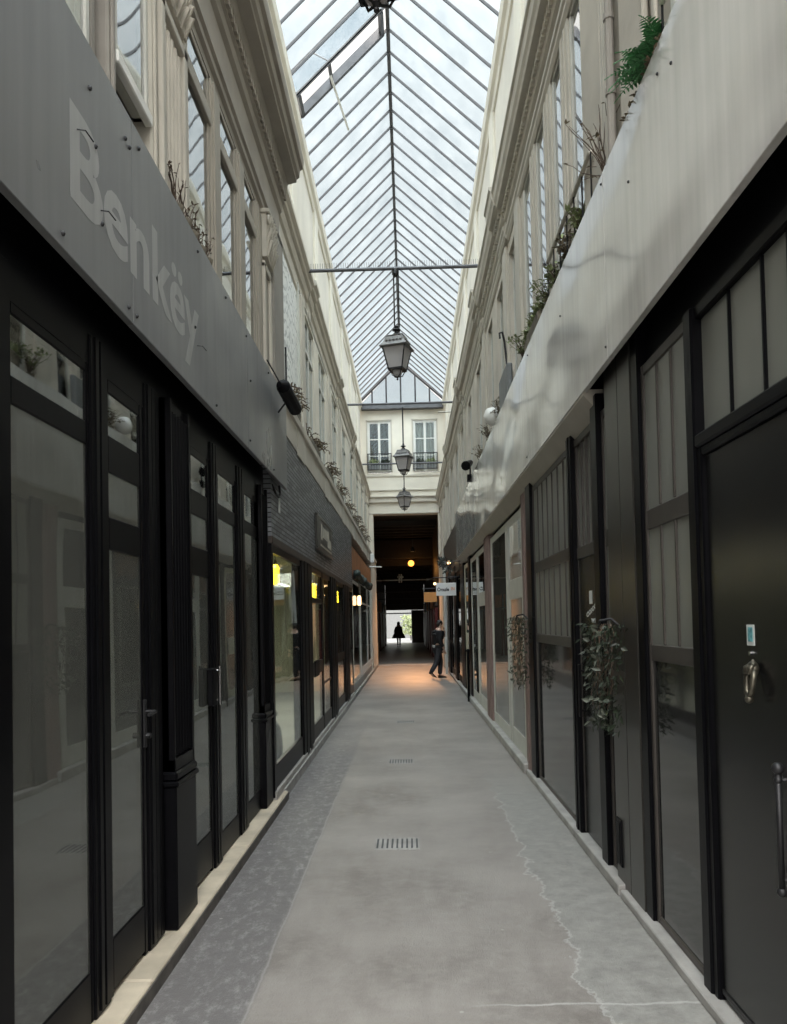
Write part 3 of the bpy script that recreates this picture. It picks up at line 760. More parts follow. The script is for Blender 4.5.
# ------------------------------------------------------------------ left building B
ub = MB()
def cornice_b(mb, y0, y1, xw, xo, z):
    s_ = -1 if xw < 0 else 1
    P = [(xw + s_ * .12, z - .62), (xw, z - .62), (xw - s_ * .02, z - .58), (xw - s_ * .02, z - .52), (xw, z - .50), (xw, z - .33), (xw - s_ * .03, z - .30), (xw - s_ * .05, z - .22), (xw - s_ * .05, z - .18), (xo + s_ * .05, z - .15), (xo + s_ * .04, z - .10), (xo, z - .06), (xo, z), (xw + s_ * .25, z + .05)]
    mb.prism_y(P, y0, y1)
cb_ = MB()
cornice_b(cb_, 8.02, 12.1, -1.52, -1.38, 7.08); cornice_b(cb_, 12.1, 12.6, -1.50, -1.35, 7.10); cornice_b(cb_, 12.6, 16.8, -1.52, -1.38, 7.08)
cornice_b(cb_, 16.8, 17.4, -1.50, -1.35, 7.08); cornice_b(cb_, 17.4, 21.4, -1.52, -1.39, 6.98); cornice_b(cb_, 21.4, 22.0, -1.5, -1.37, 6.95); cornice_b(cb_, 22.0, 30.4, -1.52, -1.40, 6.75)
struct('trim_12', cb_, 'stone')
# B masonry between windows
wins = [(11.75, 12.85), (13.55, 14.65), (15.9, 17.0), (18.3, 19.4), (20.7, 21.8), (23.1, 24.2), (25.5, 26.6), (27.9, 29.0)]
mw = MB(); prev = 8.05
mw.box(-1.62, -1.50, 8.05, 9.35, 4.1, 6.6); prev = 11.1
for a, b in wins:
    mw.box(-1.62, -1.50, prev, a, 4.1, 6.6); mw.box(-1.62, -1.50, a, b, 6.45, 6.6); mw.box(-1.62, -1.50, a, b, 4.1, 4.22); prev = b
mw.box(-1.62, -1.50, prev, 30.4, 4.1, 6.6); mw.box(-1.62, -1.50, 9.35, 11.1, 4.1, 4.65)
struct('wall_left_facade', mw, 'cream')
ord_ = ['first', 'second', 'third', 'fourth', 'fifth', 'sixth', 'seventh', 'eighth']
for i, (a, b) in enumerate(wins):
    tall_window(-1, 1.53, a, b, 4.22, 6.45, '%s cream window past the etched window on far left building' % ord_[i], 'cream upper windows of the far left building', (5.9, 5.97), 'offwhite', mull=True, sill=None)
t = thing('etched_window', (-1.5, 10.2, 4.65), 'wide pale window covered in etched scrollwork above the dark brick', 'window')
MB().box(-1.54, -1.49, 9.35, 9.43, 4.65, 6.6, .006).box(-1.54, -1.49, 11.02, 11.1, 4.65, 6.6, .006).box(-1.54, -1.49, 9.35, 11.1, 4.65, 4.72, .006).build('window_frame', 'offwhite', t)
MB().box(-1.53, -1.52, 9.43, 11.02, 4.72, 6.6).build('pane', 'lace', t)
MB().tube([(-1.47, 9.6, 4.6), (-1.47, 9.6, 5.15)], .012, 6).tube([(-1.47, 9.7, 4.55), (-1.47, 10.8, 4.62)], .014, 6).build('guard_bar', 'iron', t)
# pilaster strips on B
pb = MB()
for a in (8.1, 11.2, 15.0, 17.3, 22.1, 27.0): pb.box(-1.52, -1.47, a, a + .35, 4.1, 6.5, .01)
struct('trim_13', pb, 'stone')
# cream band / ledge
lb = MB()
lb.prism_y([(-1.64, 3.70), (-1.26, 3.70), (-1.26, 3.98), (-1.235, 4.0), (-1.235, 4.08), (-1.25, 4.10), (-1.64, 4.12)], 7.82, 30.4)
for k in range(7): lb.box(-1.265, -1.25, 9 + k * 3.0, 9.6 + k * 3.0, 3.66, 3.98, .004)
struct('trim_14', lb, 'stone')
# brick fascia
struct('wall_left_brick', MB().box(-1.45, -1.268, 7.22, 17.5, 2.52, 3.70), 'brick')
t = thing('wall_plaque', (-1.26, 11.6, 2.75), 'weathered square metal sign with worn relief on the dark brick', 'sign')
MB().box(-1.266, -1.235, 10.6, 12.7, 2.72, 3.22, .008).box(-1.235, -1.225, 10.6, 12.7, 2.72, 2.76).box(-1.235, -1.225, 10.6, 12.7, 3.18, 3.22).build('board', 'column', t)
pr = MB()
for (a, b, c, d) in ((11.1, 11.25, 2.9, 3.12), (11.35, 11.9, 2.95, 3.1), (12.0, 12.15, 2.86, 3.12), (12.25, 12.45, 2.86, 3.0), (11.0, 12.5, 2.80, 2.83)): pr.box(-1.236, -1.226, a, b, c, d, .004)
pr.build('relief', 'putty', t)
MB().box(-1.268, -1.255, 7.62, 7.68, 2.8, 2.95, .004).build('junction_box', 'paper', label='tiny white box on the near end of the dark brick band', cat='switch')
struct('trim_15', MB().box(-1.46, -1.255, 7.22, 17.5, 2.45, 2.53, .01), 'darkbrown')

# interior room behind B's windows
rm = MB()
rm.box(-4.5, -1.5, 7.0, 18.5, .05, .1)
struct('floor_shop', rm, 'intfloor')
struct('ceiling_shop', MB().box(-4.5, -1.46, 7.0, 18.5, 2.55, 2.62), 'interior')
struct('wall_shop', MB().box(-4.6, -4.5, 7.0, 18.5, .1, 2.55).box(-4.5, -1.63, 6.95, 7.05, .1, 2.55).box(-4.5, -1.5, 18.4, 18.5, .1, 2.55), 'interior')
shop_post(-1, 7.21, 7.30, 1.27, 'thin black post between the step end and large clear shop window', z0=.1, z1=2.46, grooves=0)
glazed(-1, 'shop_window', 'window', 7.31, 9.18, 1.275, [(.16, .38), (2.38, 2.46)], [(.40, 2.38)], 'large clear window of left shop under the dark brick band', z0=.16, z1=2.46, glass='glass', back=None, stile=.03)
shop_post(-1, 9.19, 10.15, 1.262, 'wide black pier between clear shop window and first brick band door', m='blackmatt', z0=.1, z1=2.46)
d3 = glazed(-1, 'glazed_entrance', 'door', 10.2, 11.45, 1.275, [(.16, .36), (1.98, 2.05), (2.38, 2.46), (1.0, 1.18)], [(.36, 1.0), (1.18, 1.98), (2.05, 2.38)], 'first black glazed door with mid panel beneath the brick band', z0=.16, z1=2.46, glass='glass', back=None, stile=.07)
MB().box(-1.285, -1.268, 10.4, 10.9, .98, 1.2, .006).build('letter_plate', 'blackmatt', d3)
glazed(-1, 'shop_window', 'window', 11.5, 12.6, 1.275, [(.16, .36), (2.38, 2.46), (.8, .84)], [(.36, .8), (.84, 2.38)], 'narrow clear side window right after the mid panel door', z0=.16, z1=2.46, glass='glass', back=None, stile=.04)
shop_post(-1, 12.62, 13.65, 1.262, 'black pier under the brick band after the narrow side window', m='blackmatt', z0=.1, z1=2.46)
glazed(-1, 'glazed_entrance', 'door', 13.7, 15.2, 1.275, [(.16, .36), (2.38, 2.46), (1.0, 1.15)], [(.36, 1.0), (1.15, 2.38)], 'second black glazed door beneath the far part of brick band', z0=.16, z1=2.46, glass='glass', back=None, stile=.10)
shop_post(-1, 15.25, 16.4, 1.262, 'last black pier under the brick band', m='blackmatt', z0=.1, z1=2.46)
glazed(-1, 'shop_window', 'window', 16.45, 17.5, 1.275, [(.16, .36), (2.38, 2.46)], [(.36, 2.38)], 'narrow window at far end of the brick band', z0=.16, z1=2.46, glass='glass', back=None, stile=.05)
# white-framed shopfronts beyond
struct('wall_left_end', MB().box(-1.62, -1.46, 17.5, 30.4, 0, 3.7), 'dark')
glazed(-1, 'shop_window', 'window', 17.8, 20.3, 1.29, [(.3, .4), (2.62, 2.7)], [(.4, 2.62)], 'white posted dark window left of the pale far shopfront', z0=.3, z1=2.7, m='offwhite', stile=.10, glass='glassgrey')
glazed(-1, 'shop_window', 'window', 20.6, 24.0, 1.29, [(.3, .5), (2.2, 2.26), (2.72, 2.8)], [(.5, 2.2), (2.26, 2.72)], 'pale white framed far shop window on the left', z0=.3, z1=2.8, m='white', stile=.16, glass='glass', back='curtain2')
glazed(-1, 'glazed_entrance', 'door', 24.05, 26.2, 1.29, [(.3, .5), (2.2, 2.26), (2.72, 2.8)], [(.5, 2.2), (2.26, 2.72)], 'white framed door beside the pale far shop window', z0=.3, z1=2.8, m='white', stile=.16, glass='glass', back='curtain2')
MB().box(-1.44, -1.26, 26.3, 30.45, .0, 3.69, .01).box(-1.25, -1.24, 26.6, 30.2, .1, .9, .005).build('end_pilaster', 'cream', label='white painted wide pilaster at left of the dark archway', cat='pilaster')
MB().box(-1.43, -1.27, 17.55, 26.2, 2.82, 3.45, .01).build('shop_fascia', 'orangewood', label='orange-brown board above the far left shopfronts', cat='shop sign')
t = thing('folded_awning', (-1.2, 19, 2.75), 'bundle of folded dark green awning above far left shopfronts', 'awning')
a_ = MB(); pts = []
for k in range(24): pts.append((-1.2 + .03 * math.sin(k * 1.3), 17.6 + k * .3, 2.80 + .05 * math.sin(k * 1.9)))
a_.tube(pts, [.05 + .03 * abs(math.sin(k * 1.1)) for k in range(24)], 8); a_.build('canvas', 'awning', t, smooth=True)
for yc in (17.8, 24.0): MB().box(-1.26, -1.2, yc, yc + .05, 2.7, 2.9).build('bracket', 'iron', t)
MB().box(-1.25, -1.13, 25.6, 26.1, 3.66, 3.96, .02).build('junction_cabinet', 'signwhite', label='small white box on the ledge near left of archway', cat='utility box')

# interior pendants
def pendant(x, y, z, label, m='lampy', top=2.55, r=.045, h=.24, group='yellow pendant lamps inside the left shop'):
    t = thing('pendant_lamp', (x, y, top), label, 'lamp', group)
    MB().tube([(x, y, top), (x, y, z + h / 2)], .006, 5).build('cord', 'iron', t)
    MB().lathe([(r * .75, -h / 2), (r, -h / 2 + .02), (r, h / 2 - .03), (r * .5, h / 2)], 12, (x, y, z)).build('lamp_shade', m, t)
    MB().lathe([(r * .5, 0), (r * .3, .05)], 8, (x, y, z + h / 2)).build('cap', 'iron', t)
    return t
pendant(-1.55, 9.05, 2.28, 'yellow tube lamp hanging nearest in the clear left shop window')
pendant(-1.60, 11.0, 2.25, 'yellow tube lamp at far side of clear left shop window')
pendant(-1.52, 12.4, 2.22, 'yellow tube lamp behind the first brick band door')
pendant(-1.52, 16.5, 2.25, 'yellow tube lamp behind the second brick band door')
pendant(-1.24, 19.4, 2.25, 'warm white lamp hung outside beyond the brick band', m='lampw', top=2.8, group='warm lamps outside')
for i, (x, y) in enumerate(((-2.6, 9.2), (-2.6, 13.0), (-2.6, 16.2))):
    tt = thing('ceiling_light', (x, y, 2.54), ['strip light on the ceiling nearest the clear shop window', 'middle strip light on the left shop ceiling', 'far strip light on the left shop ceiling'][i], 'light', 'strip lights on the shop ceiling')
    MB().box(x - .08, x + .08, y - .6, y + .6, 2.52, 2.55, .005).build('housing', 'white', tt)
    MB().box(x - .05, x + .05, y - .55, y + .55, 2.505, 2.52, .004).build('diffuser', 'tube', tt)
def arealight(name, loc, size, energy, col, rot=(0, 0, 0)):
    l = bpy.data.lights.new(name, 'AREA'); l.shape = 'RECTANGLE'; l.size, l.size_y = size; l.energy = energy; l.color = col
    o = bpy.data.objects.new(name, l); COL.objects.link(o); o.location = loc; o.rotation_euler = rot; return o
def pointlight(name, loc, energy, col, r=.05):
    l = bpy.data.lights.new(name, 'POINT'); l.energy = energy; l.color = col; l.shadow_soft_size = r
    o = bpy.data.objects.new(name, l); COL.objects.link(o); o.location = loc; return o
arealight('shop_ceiling_lamp', (-2.6, 9.5, 2.48), (1.6, 2.8), 60, (1, .95, .8))
arealight('shop_ceiling_lamp_far', (-2.6, 14, 2.48), (1.6, 4), 80, (1, .95, .8))
# a few furnishings seen through the clear window
def shelf_unit(x, y, label):
    t = thing('display_stand', (x, y, .1), label, 'stand')
    MB().box(x - .2, x + .2, y - .3, y + .3, .1, .75, .01).build('cabinet', 'white', t)
    MB().box(x - .22, x + .22, y - .32, y + .32, .75, .78, .006).build('top', 'putty', t)
shelf_unit(-2.6, 11.0, 'low white display stand inside the clear left shop window')
t = thing('swivel_chair', (-1.9, 9.6, .1), 'black salon chair inside the clear left shop window', 'chair')
MB().box(-2.12, -1.68, 9.4, 9.84, .52, .64, .04).build('seat', 'blackmatt', t)
MB().box(-2.14, -2.06, 9.42, 9.82, .66, 1.15, .03).build('backrest', 'blackmatt', t)
MB().tube([(-1.9, 9.62, .13), (-1.9, 9.62, .52)], .03, 8).build('column', 'chrome', t)
c5 = MB()
for k in range(5):
    a = k * 2 * PI / 5; c5.tube([(-1.9, 9.62, .16), (-1.9 + .28 * math.cos(a), 9.62 + .28 * math.sin(a), .13)], .02, 6); c5.ball((-1.9 + .28 * math.cos(a), 9.62 + .28 * math.sin(a), .13), .028)
c5.build('base', 'iron', t)

# ------------------------------------------------------------------ right side: fascia
t = thing('panelled_fascia', (1.2, 9, 3.8), 'long glossy pale panelled fascia over the right shopfronts', 'fascia')
js = [-1.2, 1.5, 4.57, 7.62, 10.69, 13.7, 16.7, 19.4]
for k in range(len(js) - 1):
    MB().box(1.20, 1.235, js[k] + .003, js[k + 1] - .003, 3.22, 4.34, .003).build('fascia_panel', 'fascia_r', t)
bo = MB()
for (y, z) in ((3.37, 4.12), (4.05, 3.98), (4.6, 4.28), (4.6, 3.3), (7.5, 4.25), (7.7, 3.3), (2.2, 3.3), (5.9, 4.0), (3.55, 4.20)): bo.ball((1.198, y, z), .008, 8, 4)
bo.build('bolt', 'iron', t, kind='stuff')
struct('trim_16', MB().box(1.235, 1.45, -1.2, 19.4, 4.28, 4.33), 'stone')
struct('trim_17', MB().prism_y([(1.205, 3.20), (1.205, 3.24), (1.38, 3.24), (1.38, 3.08), (1.34, 3.06)], 5.25, 19.4), 'putty')
struct('trim_18', MB().box(1.34, 1.40, -1.2, 8.2, 3.04, 3.9).box(1.24, 1.4, -1.2, 5.25, 3.85, 3.95), 'blackmatt')

# ------------------------------------------------------------------ right upper storey
cr = MB()
def cornice_r(mb, y0, y1, z, xo=1.08, xw=1.27, dent=True):
    P = [(1.5, z - .62), (xw, z - .62), (xw - .02, z - .58), (xw - .02, z - .54), (xw - .035, z - .52), (xw - .035, z - .48), (xw, z - .46), (xw, z - .40), (xw - .04, z - .37), (xw - .05, z - .32), (xw - .06, z - .24), (xo + .06, z - .22), (xo + .05, z - .18), (xo + .03, z - .14), (xo + .02, z - .05), (xo, z - .03), (xo, z), (1.5, z + .05)]
    mb.prism_y(P, y0, y1)
    if dent:
        y = y0 + .02
        while y < y1 - .05: mb.box(xw - .08, xw - .04, y, y + .045, z - .32, z - .25); y += .085
cornice_r(cr, -1.2, 9.15, 6.80); cornice_r(cr, 9.15, 9.75, 6.84, 1.05, 1.24); cornice_r(cr, 9.75, 12.0, 6.78, 1.09); cornice_r(cr, 12.0, 12.6, 6.84, 1.06, 1.24)
cornice_r(cr, 12.6, 16.4, 6.78, 1.09, dent=False); cornice_r(cr, 16.4, 17.0, 6.84, 1.06, 1.24, False); cornice_r(cr, 17.0, 22.2, 6.72, 1.1, dent=False); cornice_r(cr, 22.2, 22.8, 6.74, 1.07, 1.25, False); cornice_r(cr, 22.8, 30.4, 6.58, 1.12, 1.28, False)
struct('trim_19', cr, 'putty')
# masonry & posts
rwins = [(5.30, 5.72), (6.02, 6.42), (6.78, 7.25), (7.55, 8.05)]
GR = 'tall upper windows of the near right building'
labs = ['tall right window reflecting the roof, nearest the broad pilaster', 'second tall right window from the broad pilaster', 'third tall right window from the broad pilaster', 'fourth tall right window from the broad pilaster']
for (a, b), l in zip(rwins, labs): tall_window(1, 1.285, a, b, 4.4, 6.2, l, GR, None, 'offwhite', 'glassrefl', fw=.05)
tall_window(1, 1.285, 2.0, 3.6, 4.4, 6.2, 'nearest upper right window with pale frame behind the handrail', GR, (5.6, 5.68), 'offwhite', fw=.06)
posts = [(5.72, 6.02, 'pale post between first and second tall right windows'), (6.42, 6.78, 'pale post between second and third tall right windows'), (7.25, 7.55, 'pale post between third and fourth tall right windows')]
def rpost(y0, y1, lab, x=1.27, m='putty', name='window_post', n=2):
    b = MB().box(x, x + .17, y0, y1, 4.3, 6.2, .008)
    for k in range(n):
        yc = y0 + (y1 - y0) * (k + 1) / (n + 1); b.box(x - .012, x + .01, yc - .02, yc + .02, 4.35, 6.16, .004)
    return b.build(name, m, origin=(x, (y0 + y1) / 2, 4.3), label=lab, cat='post', group='pale posts between the upper windows at right')
for a, b, l in posts: rpost(a, b, l)
t = thing('broad_pilaster', (1.27, 5.0, 4.3), 'broad pale plaster pilaster above the fern and twigs', 'pilaster')
MB().box(1.26, 1.41, 4.78, 5.28, 4.3, 6.2, .008).build('shaft', 'stone', t)
MB().box(1.25, 1.30, 4.62, 4.68, 4.3, 6.2, .01).box(1.255, 1.30, 4.70, 4.76, 4.3, 6.2, .01).build('side_moulding', 'putty', t)
MB().box(1.31, 1.41, 3.62, 4.78, 4.3, 6.2).build('recess_face', 'taupe', t)
t = MB().box(1.265, 1.30, 3.95, 4.38, 4.3, 6.2, .01).box(1.26, 1.28, 3.75, 3.80, 4.3, 6.2, .006)
t.build('flat_pilaster', 'stone', label='narrow flat pale pilaster behind the green fern', cat='pilaster', origin=(1.28, 4.1, 4.3))
t = thing('drainpipe', (1.25, 4.5, 4.3), 'thin brown drainpipe down the recess above twigs', 'drainpipe')
MB().tube([(1.245, 4.50, 4.3), (1.245, 4.50, 6.18)], .026, 10).build('pipe', 'taupe_dark', t)
for zc in (5.2, 4.75): MB().lathe([(.032, 0), (.032, .04)], 10, (1.245, 4.5, zc)).build('collar', 'taupe_dark', t)
# far right facade
mw = MB(); prev = 8.05
rw2 = [(8.75, 9.2), (9.75, 10.5), (11.1, 11.7), (12.9, 13.7), (14.9, 15.7), (16.9, 17.9), (19.1, 20.1), (21.3, 22.3), (23.6, 24.6), (26, 27), (28.3, 29.2)]
for a, b in rw2:
    mw.box(1.28, 1.45, prev, a, 4.3, 6.25); mw.box(1.28, 1.45, a, b, 6.05, 6.25); prev = b
mw.box(1.28, 1.45, prev, 30.4, 4.3, 6.25)
struct('wall_right_facade', mw, 'stone')
for i, (a, b) in enumerate(rw2):
    tall_window(1, 1.32, a, b, 4.35, 6.05, 'pale upper right window, number %s along past the near building' % ['one', 'two', 'three', 'four', 'five', 'six', 'seven', 'eight', 'nine', 'ten', 'eleven'][i], 'pale upper windows of the far right building', None, 'offwhite', 'glassrefl', mull=(i > 2))
pr = MB()
for a in (8.2, 9.3, 12.0, 16.4, 18.3, 22.3, 25.1): pr.box(1.245, 1.29, a, a + .3, 4.3, 6.2, .01)
struct('trim_20', pr, 'putty')
# railing on the ledge
def ledge_rail(y0, y1, x, z0, z1, label, n):
    t = thing('ledge_railing', (x, (y0 + y1) / 2, z0), label, 'railing')
    MB().tube([(x + .1, y0, z1 - .01), (x, y0, z1), (x, y1, z1)], .016, 6).box(x - .012, x + .012, y0, y1, z0 + .02, z0 + .035).build('handrail', 'putty', t)
    for k in range(n):
        y = y0 + (y1 - y0) * k / (n - 1)
        MB().tube([(x, y, z0), (x, y, z1)], .006, 5).build('baluster', 'iron', t)
    return t
ledge_rail(5.0, 6.55, 1.24, 4.33, 4.72, 'short railing on ledge in front of first tall right windows', 7)
ledge_rail(2.2, 3.58, 1.24, 4.33, 4.56, 'dark handrail on ledge at the top edge beside fern', 5)

# ------------------------------------------------------------------ plants
def pot(x0, x1, y0, y1, z0, z1, m='terracotta'): return MB().box(x0, x1, y0, y1, z0, z1, .02)
def frond(mb, p, d, L_, n=12, w=.05):
    p = Vector(p); d = Vector(d).normalized(); side = d.cross(Vector((0, 0, 1))).normalized()
    pts = []
    for k in range(n + 1):
        u = k / n; q = p + d * L_ * u + Vector((0, 0, -.45 * L_ * u * u)); pts.append(q)
    mb.tube(pts, .0025, 4)
    for k in range(1, n):
        u = k / n; ww = w * math.sin(PI * min(1, .15 + u)) + .008
        t_ = (pts[k + 1] - pts[k - 1]).normalized()
        for s_ in (-1, 1): mb.leaf(pts[k], (side * s_ + t_ * .45), (0, 0, 1), ww, ww * .36)
t = thing('fern', (1.25, 3.75, 4.34), 'bright green fern spilling over the top of the pale right fascia', 'fern')
MB().lathe([(.05, 0), (.07, .08), (.065, .09)], 12, (1.30, 3.76, 4.33)).build('pot', 'terracotta', t)
fm = MB(); random.seed(3)
for k in range(22):
    a = random.uniform(-2.6, 2.6); frond(fm, (1.28, 3.76 + random.uniform(-.08, .08), 4.42), (-math.cos(a * .5) * 1.0, math.sin(a), random.uniform(.1, .9)), random.uniform(.16, .30), 12, .055)
fm.build('fronds', 'fern', t)
mo = MB()
for k in range(90):
    y = random.uniform(3.5, 4.2); mo.leaf((1.215 + random.uniform(-.01, .03), y, 4.335 + random.uniform(0, .02)), (random.uniform(-1, .5), random.uniform(-1, 1), random.uniform(-.4, .9)), (0, 0, 1), random.uniform(.02, .05), .02)
mo.build('moss_strip', 'leafdry', label='dry moss growing along the ledge edge beneath the fern', cat='moss', kind='stuff')
def twig_plant(x, y, z, label, h=.35, n=26, m='twig', leafm='leafdry', spread=.12, cat='plant', leafn=70, name='dry_plant', lsize=.035):
    t = thing(name, (x, y, z), label, cat)
    MB().lathe([(.04, 0), (.055, .06), (.05, .065)], 10, (x, y, z)).build('pot', 'terracotta', t)
    tw = MB(); ends = []
    for k in range(n):
        p = Vector((x, y, z + .05)); d = Vector((random.uniform(-.6, .3), random.uniform(-1, 1), random.uniform(.7, 2))).normalized(); pts = [p.copy()]
        for j in range(5):
            p = p + d * h / 5; d = (d + Vector((random.uniform(-.35, .25), random.uniform(-.35, .35), random.uniform(-.2, .1)))).normalized(); pts.append(p.copy())
        ends += pts[2:]
        tw.tube(pts, [.004, .0035, .003, .0025, .002, .0015], 4)
    tw.build('twigs', m, t)
    lf = MB()
    for k in range(leafn):
        p = random.choice(ends); lf.leaf(p, (random.uniform(-1, 1), random.uniform(-1, 1), random.uniform(-.4, 1)), (0, 0, 1), random.uniform(.5, 1.3) * lsize, lsize * .45)
    lf.build('leaves', leafm, t)
    return t
twig_plant(1.27, 4.72, 4.33, 'bare brown twigs rising beside the drainpipe on the right ledge', .42, 26, leafn=30)
for i, (y, lab, lm) in enumerate(((5.45, 'small pale-green plant behind the short railing, nearest its end', 'leafpale'), (5.85, 'straggly plant in the middle behind the short railing', 'leafdry'), (6.3, 'pale-green spiky plant at far end of short railing', 'leafpale'), (6.75, 'bushy pale-green plant just past the short railing', 'leafpale'))):
    twig_plant(1.27, y, 4.33, lab, .20 if i < 3 else .28, 20, leafm=lm, leafn=140, name='potted_plant', lsize=.05)
twig_plant(1.27, 8.1, 4.33, 'leafy pot plant near the grey trough on right ledge', .3, 24, leafm='leafpale', leafn=140, name='potted_plant', lsize=.05)
t = thing('planter_trough', (1.25, 7.4, 4.33), 'mossy stone trough on right ledge past the railing', 'planter')
MB().box(1.21, 1.34, 6.95, 7.8, 4.33, 4.50, .03).build('trough', 'terracotta', t)
lf = MB()
for k in range(260): lf.leaf((random.uniform(1.2, 1.33), random.uniform(6.9, 7.85), 4.5 + random.uniform(-.05, .05)), (random.uniform(-1, .4), random.uniform(-1, 1), random.uniform(-.3, 1.5)), (0, 0, 1), random.uniform(.03, .09), .03)
lf.build('foliage', 'leafpale', t)
MB().box(1.205, 1.275, 9.1, 9.9, 4.34, 4.72, .015).build('planter_box', 'potgrey', label='square grey planter box on the far right ledge', cat='planter')
MB().lathe([(.05, 0), (.10, .05), (.12, .12), (.09, .2), (.07, .22)], 14, (1.19, 10.6, 4.36)).build('round_pot', 'white', smooth=True, label='round white pot hung at the far right ledge', cat='pot')
for i, y in enumerate((10.3, 11.6, 13.0)):
    twig_plant(1.26, y, 4.33, ['twiggy plant beside the round white pot', 'twiggy plant after the round white pot', 'twiggy plant near the black ledge spotlight'][i], .25, 16, leafm='leafdry', leafn=90, name='potted_plant', lsize=.05)
t = thing('ledge_spotlight', (1.2, 14.6, 4.4), 'black spotlight on a bracket at the far right ledge', 'spotlight')
MB().tube([(1.2, 14.6, 4.30), (1.2, 14.6, 4.65)], .015, 6).build('bracket', 'iron', t)
MB().tube([(1.10, 14.35, 4.55), (1.22, 14.7, 4.68)], [.09, .05], 10).box(1.14, 1.22, 14.5, 14.65, 4.3, 4.42).build('lamp_head', 'blackmatt', t)
t = thing('wall_hook', (1.2, 9.25, 5.0), 'curved black iron hook on the right upper wall', 'hook')
MB().tube([(1.245, 9.35, 4.75), (1.22, 9.35, 5.05), (1.19, 9.30, 5.15), (1.15, 9.25, 5.12), (1.15, 9.22, 5.05)], .013, 6).build('hook_bar', 'iron', t)
# left tufts
for i, y in enumerate((4.22, 4.38, 4.52, 4.70, 4.86)):
    twig_plant(-1.25, y, 3.96, ['nearest dry tuft on top of grey name board', 'second dry tuft on the grey name board', 'middle dry tuft on the grey name board', 'fourth dry tuft on the grey name board', 'farthest dry tuft on top of grey name board'][i], [.22, .24, .2, .2, .15][i], 22, leafm='twig', leafn=50, name='dry_plant', lsize=.03)
for i in range(8):
    y = 9.0 + i * 2.1
    t = thing('flower_trough', (-1.33, y, 4.1), 'trailing dry plant trough on the left cream ledge, %s from the floodlight' % ord_[i], 'planter', 'troughs along the left cream ledge')
    MB().box(-1.42, -1.28, y - .5, y + .5, 4.12, 4.26, .015).build('trough', 'terracotta', t)
    tw = MB(); lf = MB()
    for k in range(22):
        p = Vector((-1.33, y + random.uniform(-.6, .6), 4.26)); d = Vector((random.uniform(-.1, .9), random.uniform(-1, 1), random.uniform(.3, 1.2))).normalized(); pts = [p.copy()]
        for j in range(5): p = p + d * .045; d = (d + Vector((.05, random.uniform(-.4, .4), -.35))).normalized(); pts.append(p.copy())
        tw.tube(pts, .006, 4)
        for q in pts: lf.leaf(q, (random.uniform(-.3, 1), random.uniform(-1, 1), random.uniform(-1, 1)), (0, 0, 1), random.uniform(.03, .06), .025)
    tw.build('stems', 'twig', t); lf.build('leaves', 'leafdry', t)

# ------------------------------------------------------------------ right shopfront (dark)
XR = 1.30
dr = thing('main_entrance', (XR, 2.9, .05), 'large plain black door with knocker and pull handle at right edge', 'door')
f = MB()
f.box(1.29, 1.36, 3.42, 3.47, .03, 2.44, .008).box(1.28, 1.36, 3.47, 3.57, .03, 3.08, .01).box(1.29, 1.36, 1.9, 3.42, 2.40, 2.44, .008).box(1.28, 1.36, 1.9, 3.47, 2.44, 2.50, .01)
f.box(1.30, 1.36, 1.9, 3.47, 3.02, 3.08, .006)
f.build('door_frame', 'black', dr)
MB().box(1.31, 1.35, 1.95, 3.42, .06, 2.40, .004).build('door_leaf', 'doorblack', dr)
f = MB().box(1.305, 1.315, 1.95, 3.415, .08, .10).build('weather_bar', 'iron', dr)
MB().box(1.33, 1.345, 1.9, 3.47, 2.50, 3.02).build('transom_panel', 'panelgrey', dr)
for y in (2.66, 2.86, 3.16): MB().box(1.318, 1.336, y - .008, y + .008, 2.50, 3.02, .003).build('glazing_bar', 'black', dr)
# knocker
kn = MB(); kx, ky, kz = 1.30, 2.97, 1.46
kn.ball((kx - .012, ky, kz + .035), .030, 10, 6, (.7, 1, 1)); kn.tube([(kx - .015, ky - .022, kz + .03), (kx - .025, ky - .03, kz), (kx - .028, ky - .02, kz - .05), (kx - .03, ky, kz - .075), (kx - .028, ky + .02, kz - .05), (kx - .025, ky + .028, kz), (kx - .015, ky + .022, kz + .03)], .012, 8)
for a in (-.018, -.006, .006, .018): kn.tube([(kx - .01, ky + a, kz + .05), (kx - .03, ky + a * 1.2, kz + .04), (kx - .032, ky + a, kz + .015)], .009, 6)
kn.ball((kx - .03, ky, kz - .078), .017, 8, 6).lathe([(.012, 0), (.004, .02)], 8, (kx - .01, ky, kz + .05))
kn.build('knocker', 'gold', dr, smooth=True)
MB().tube([(1.312, 3.03, 1.55), (1.302, 3.03, 1.55)], .009, 10).build('peephole', 'chrome', dr)
st_ = MB().box(1.308, 1.311, 2.995, 3.06, 1.58, 1.66).build('sticker', 'paper', dr)
MB().box(1.3065, 1.308, 3.008, 3.047, 1.595, 1.65).build('print', 'teal', st_)
hb = MB(); hb.tube([(1.25, 2.715, .74), (1.25, 2.715, 1.17)], .011, 10).ball((1.25, 2.715, 1.17), .022).ball((1.25, 2.715, .75), .018).ball((1.25, 2.715, 1.13), .015)
hb.tube([(1.31, 2.715, 1.13), (1.25, 2.715, 1.13)], .008, 8).tube([(1.31, 2.715, .79), (1.25, 2.715, .79)], .008, 8)
hb.build('pull_handle', 'iron', dr, smooth=True)

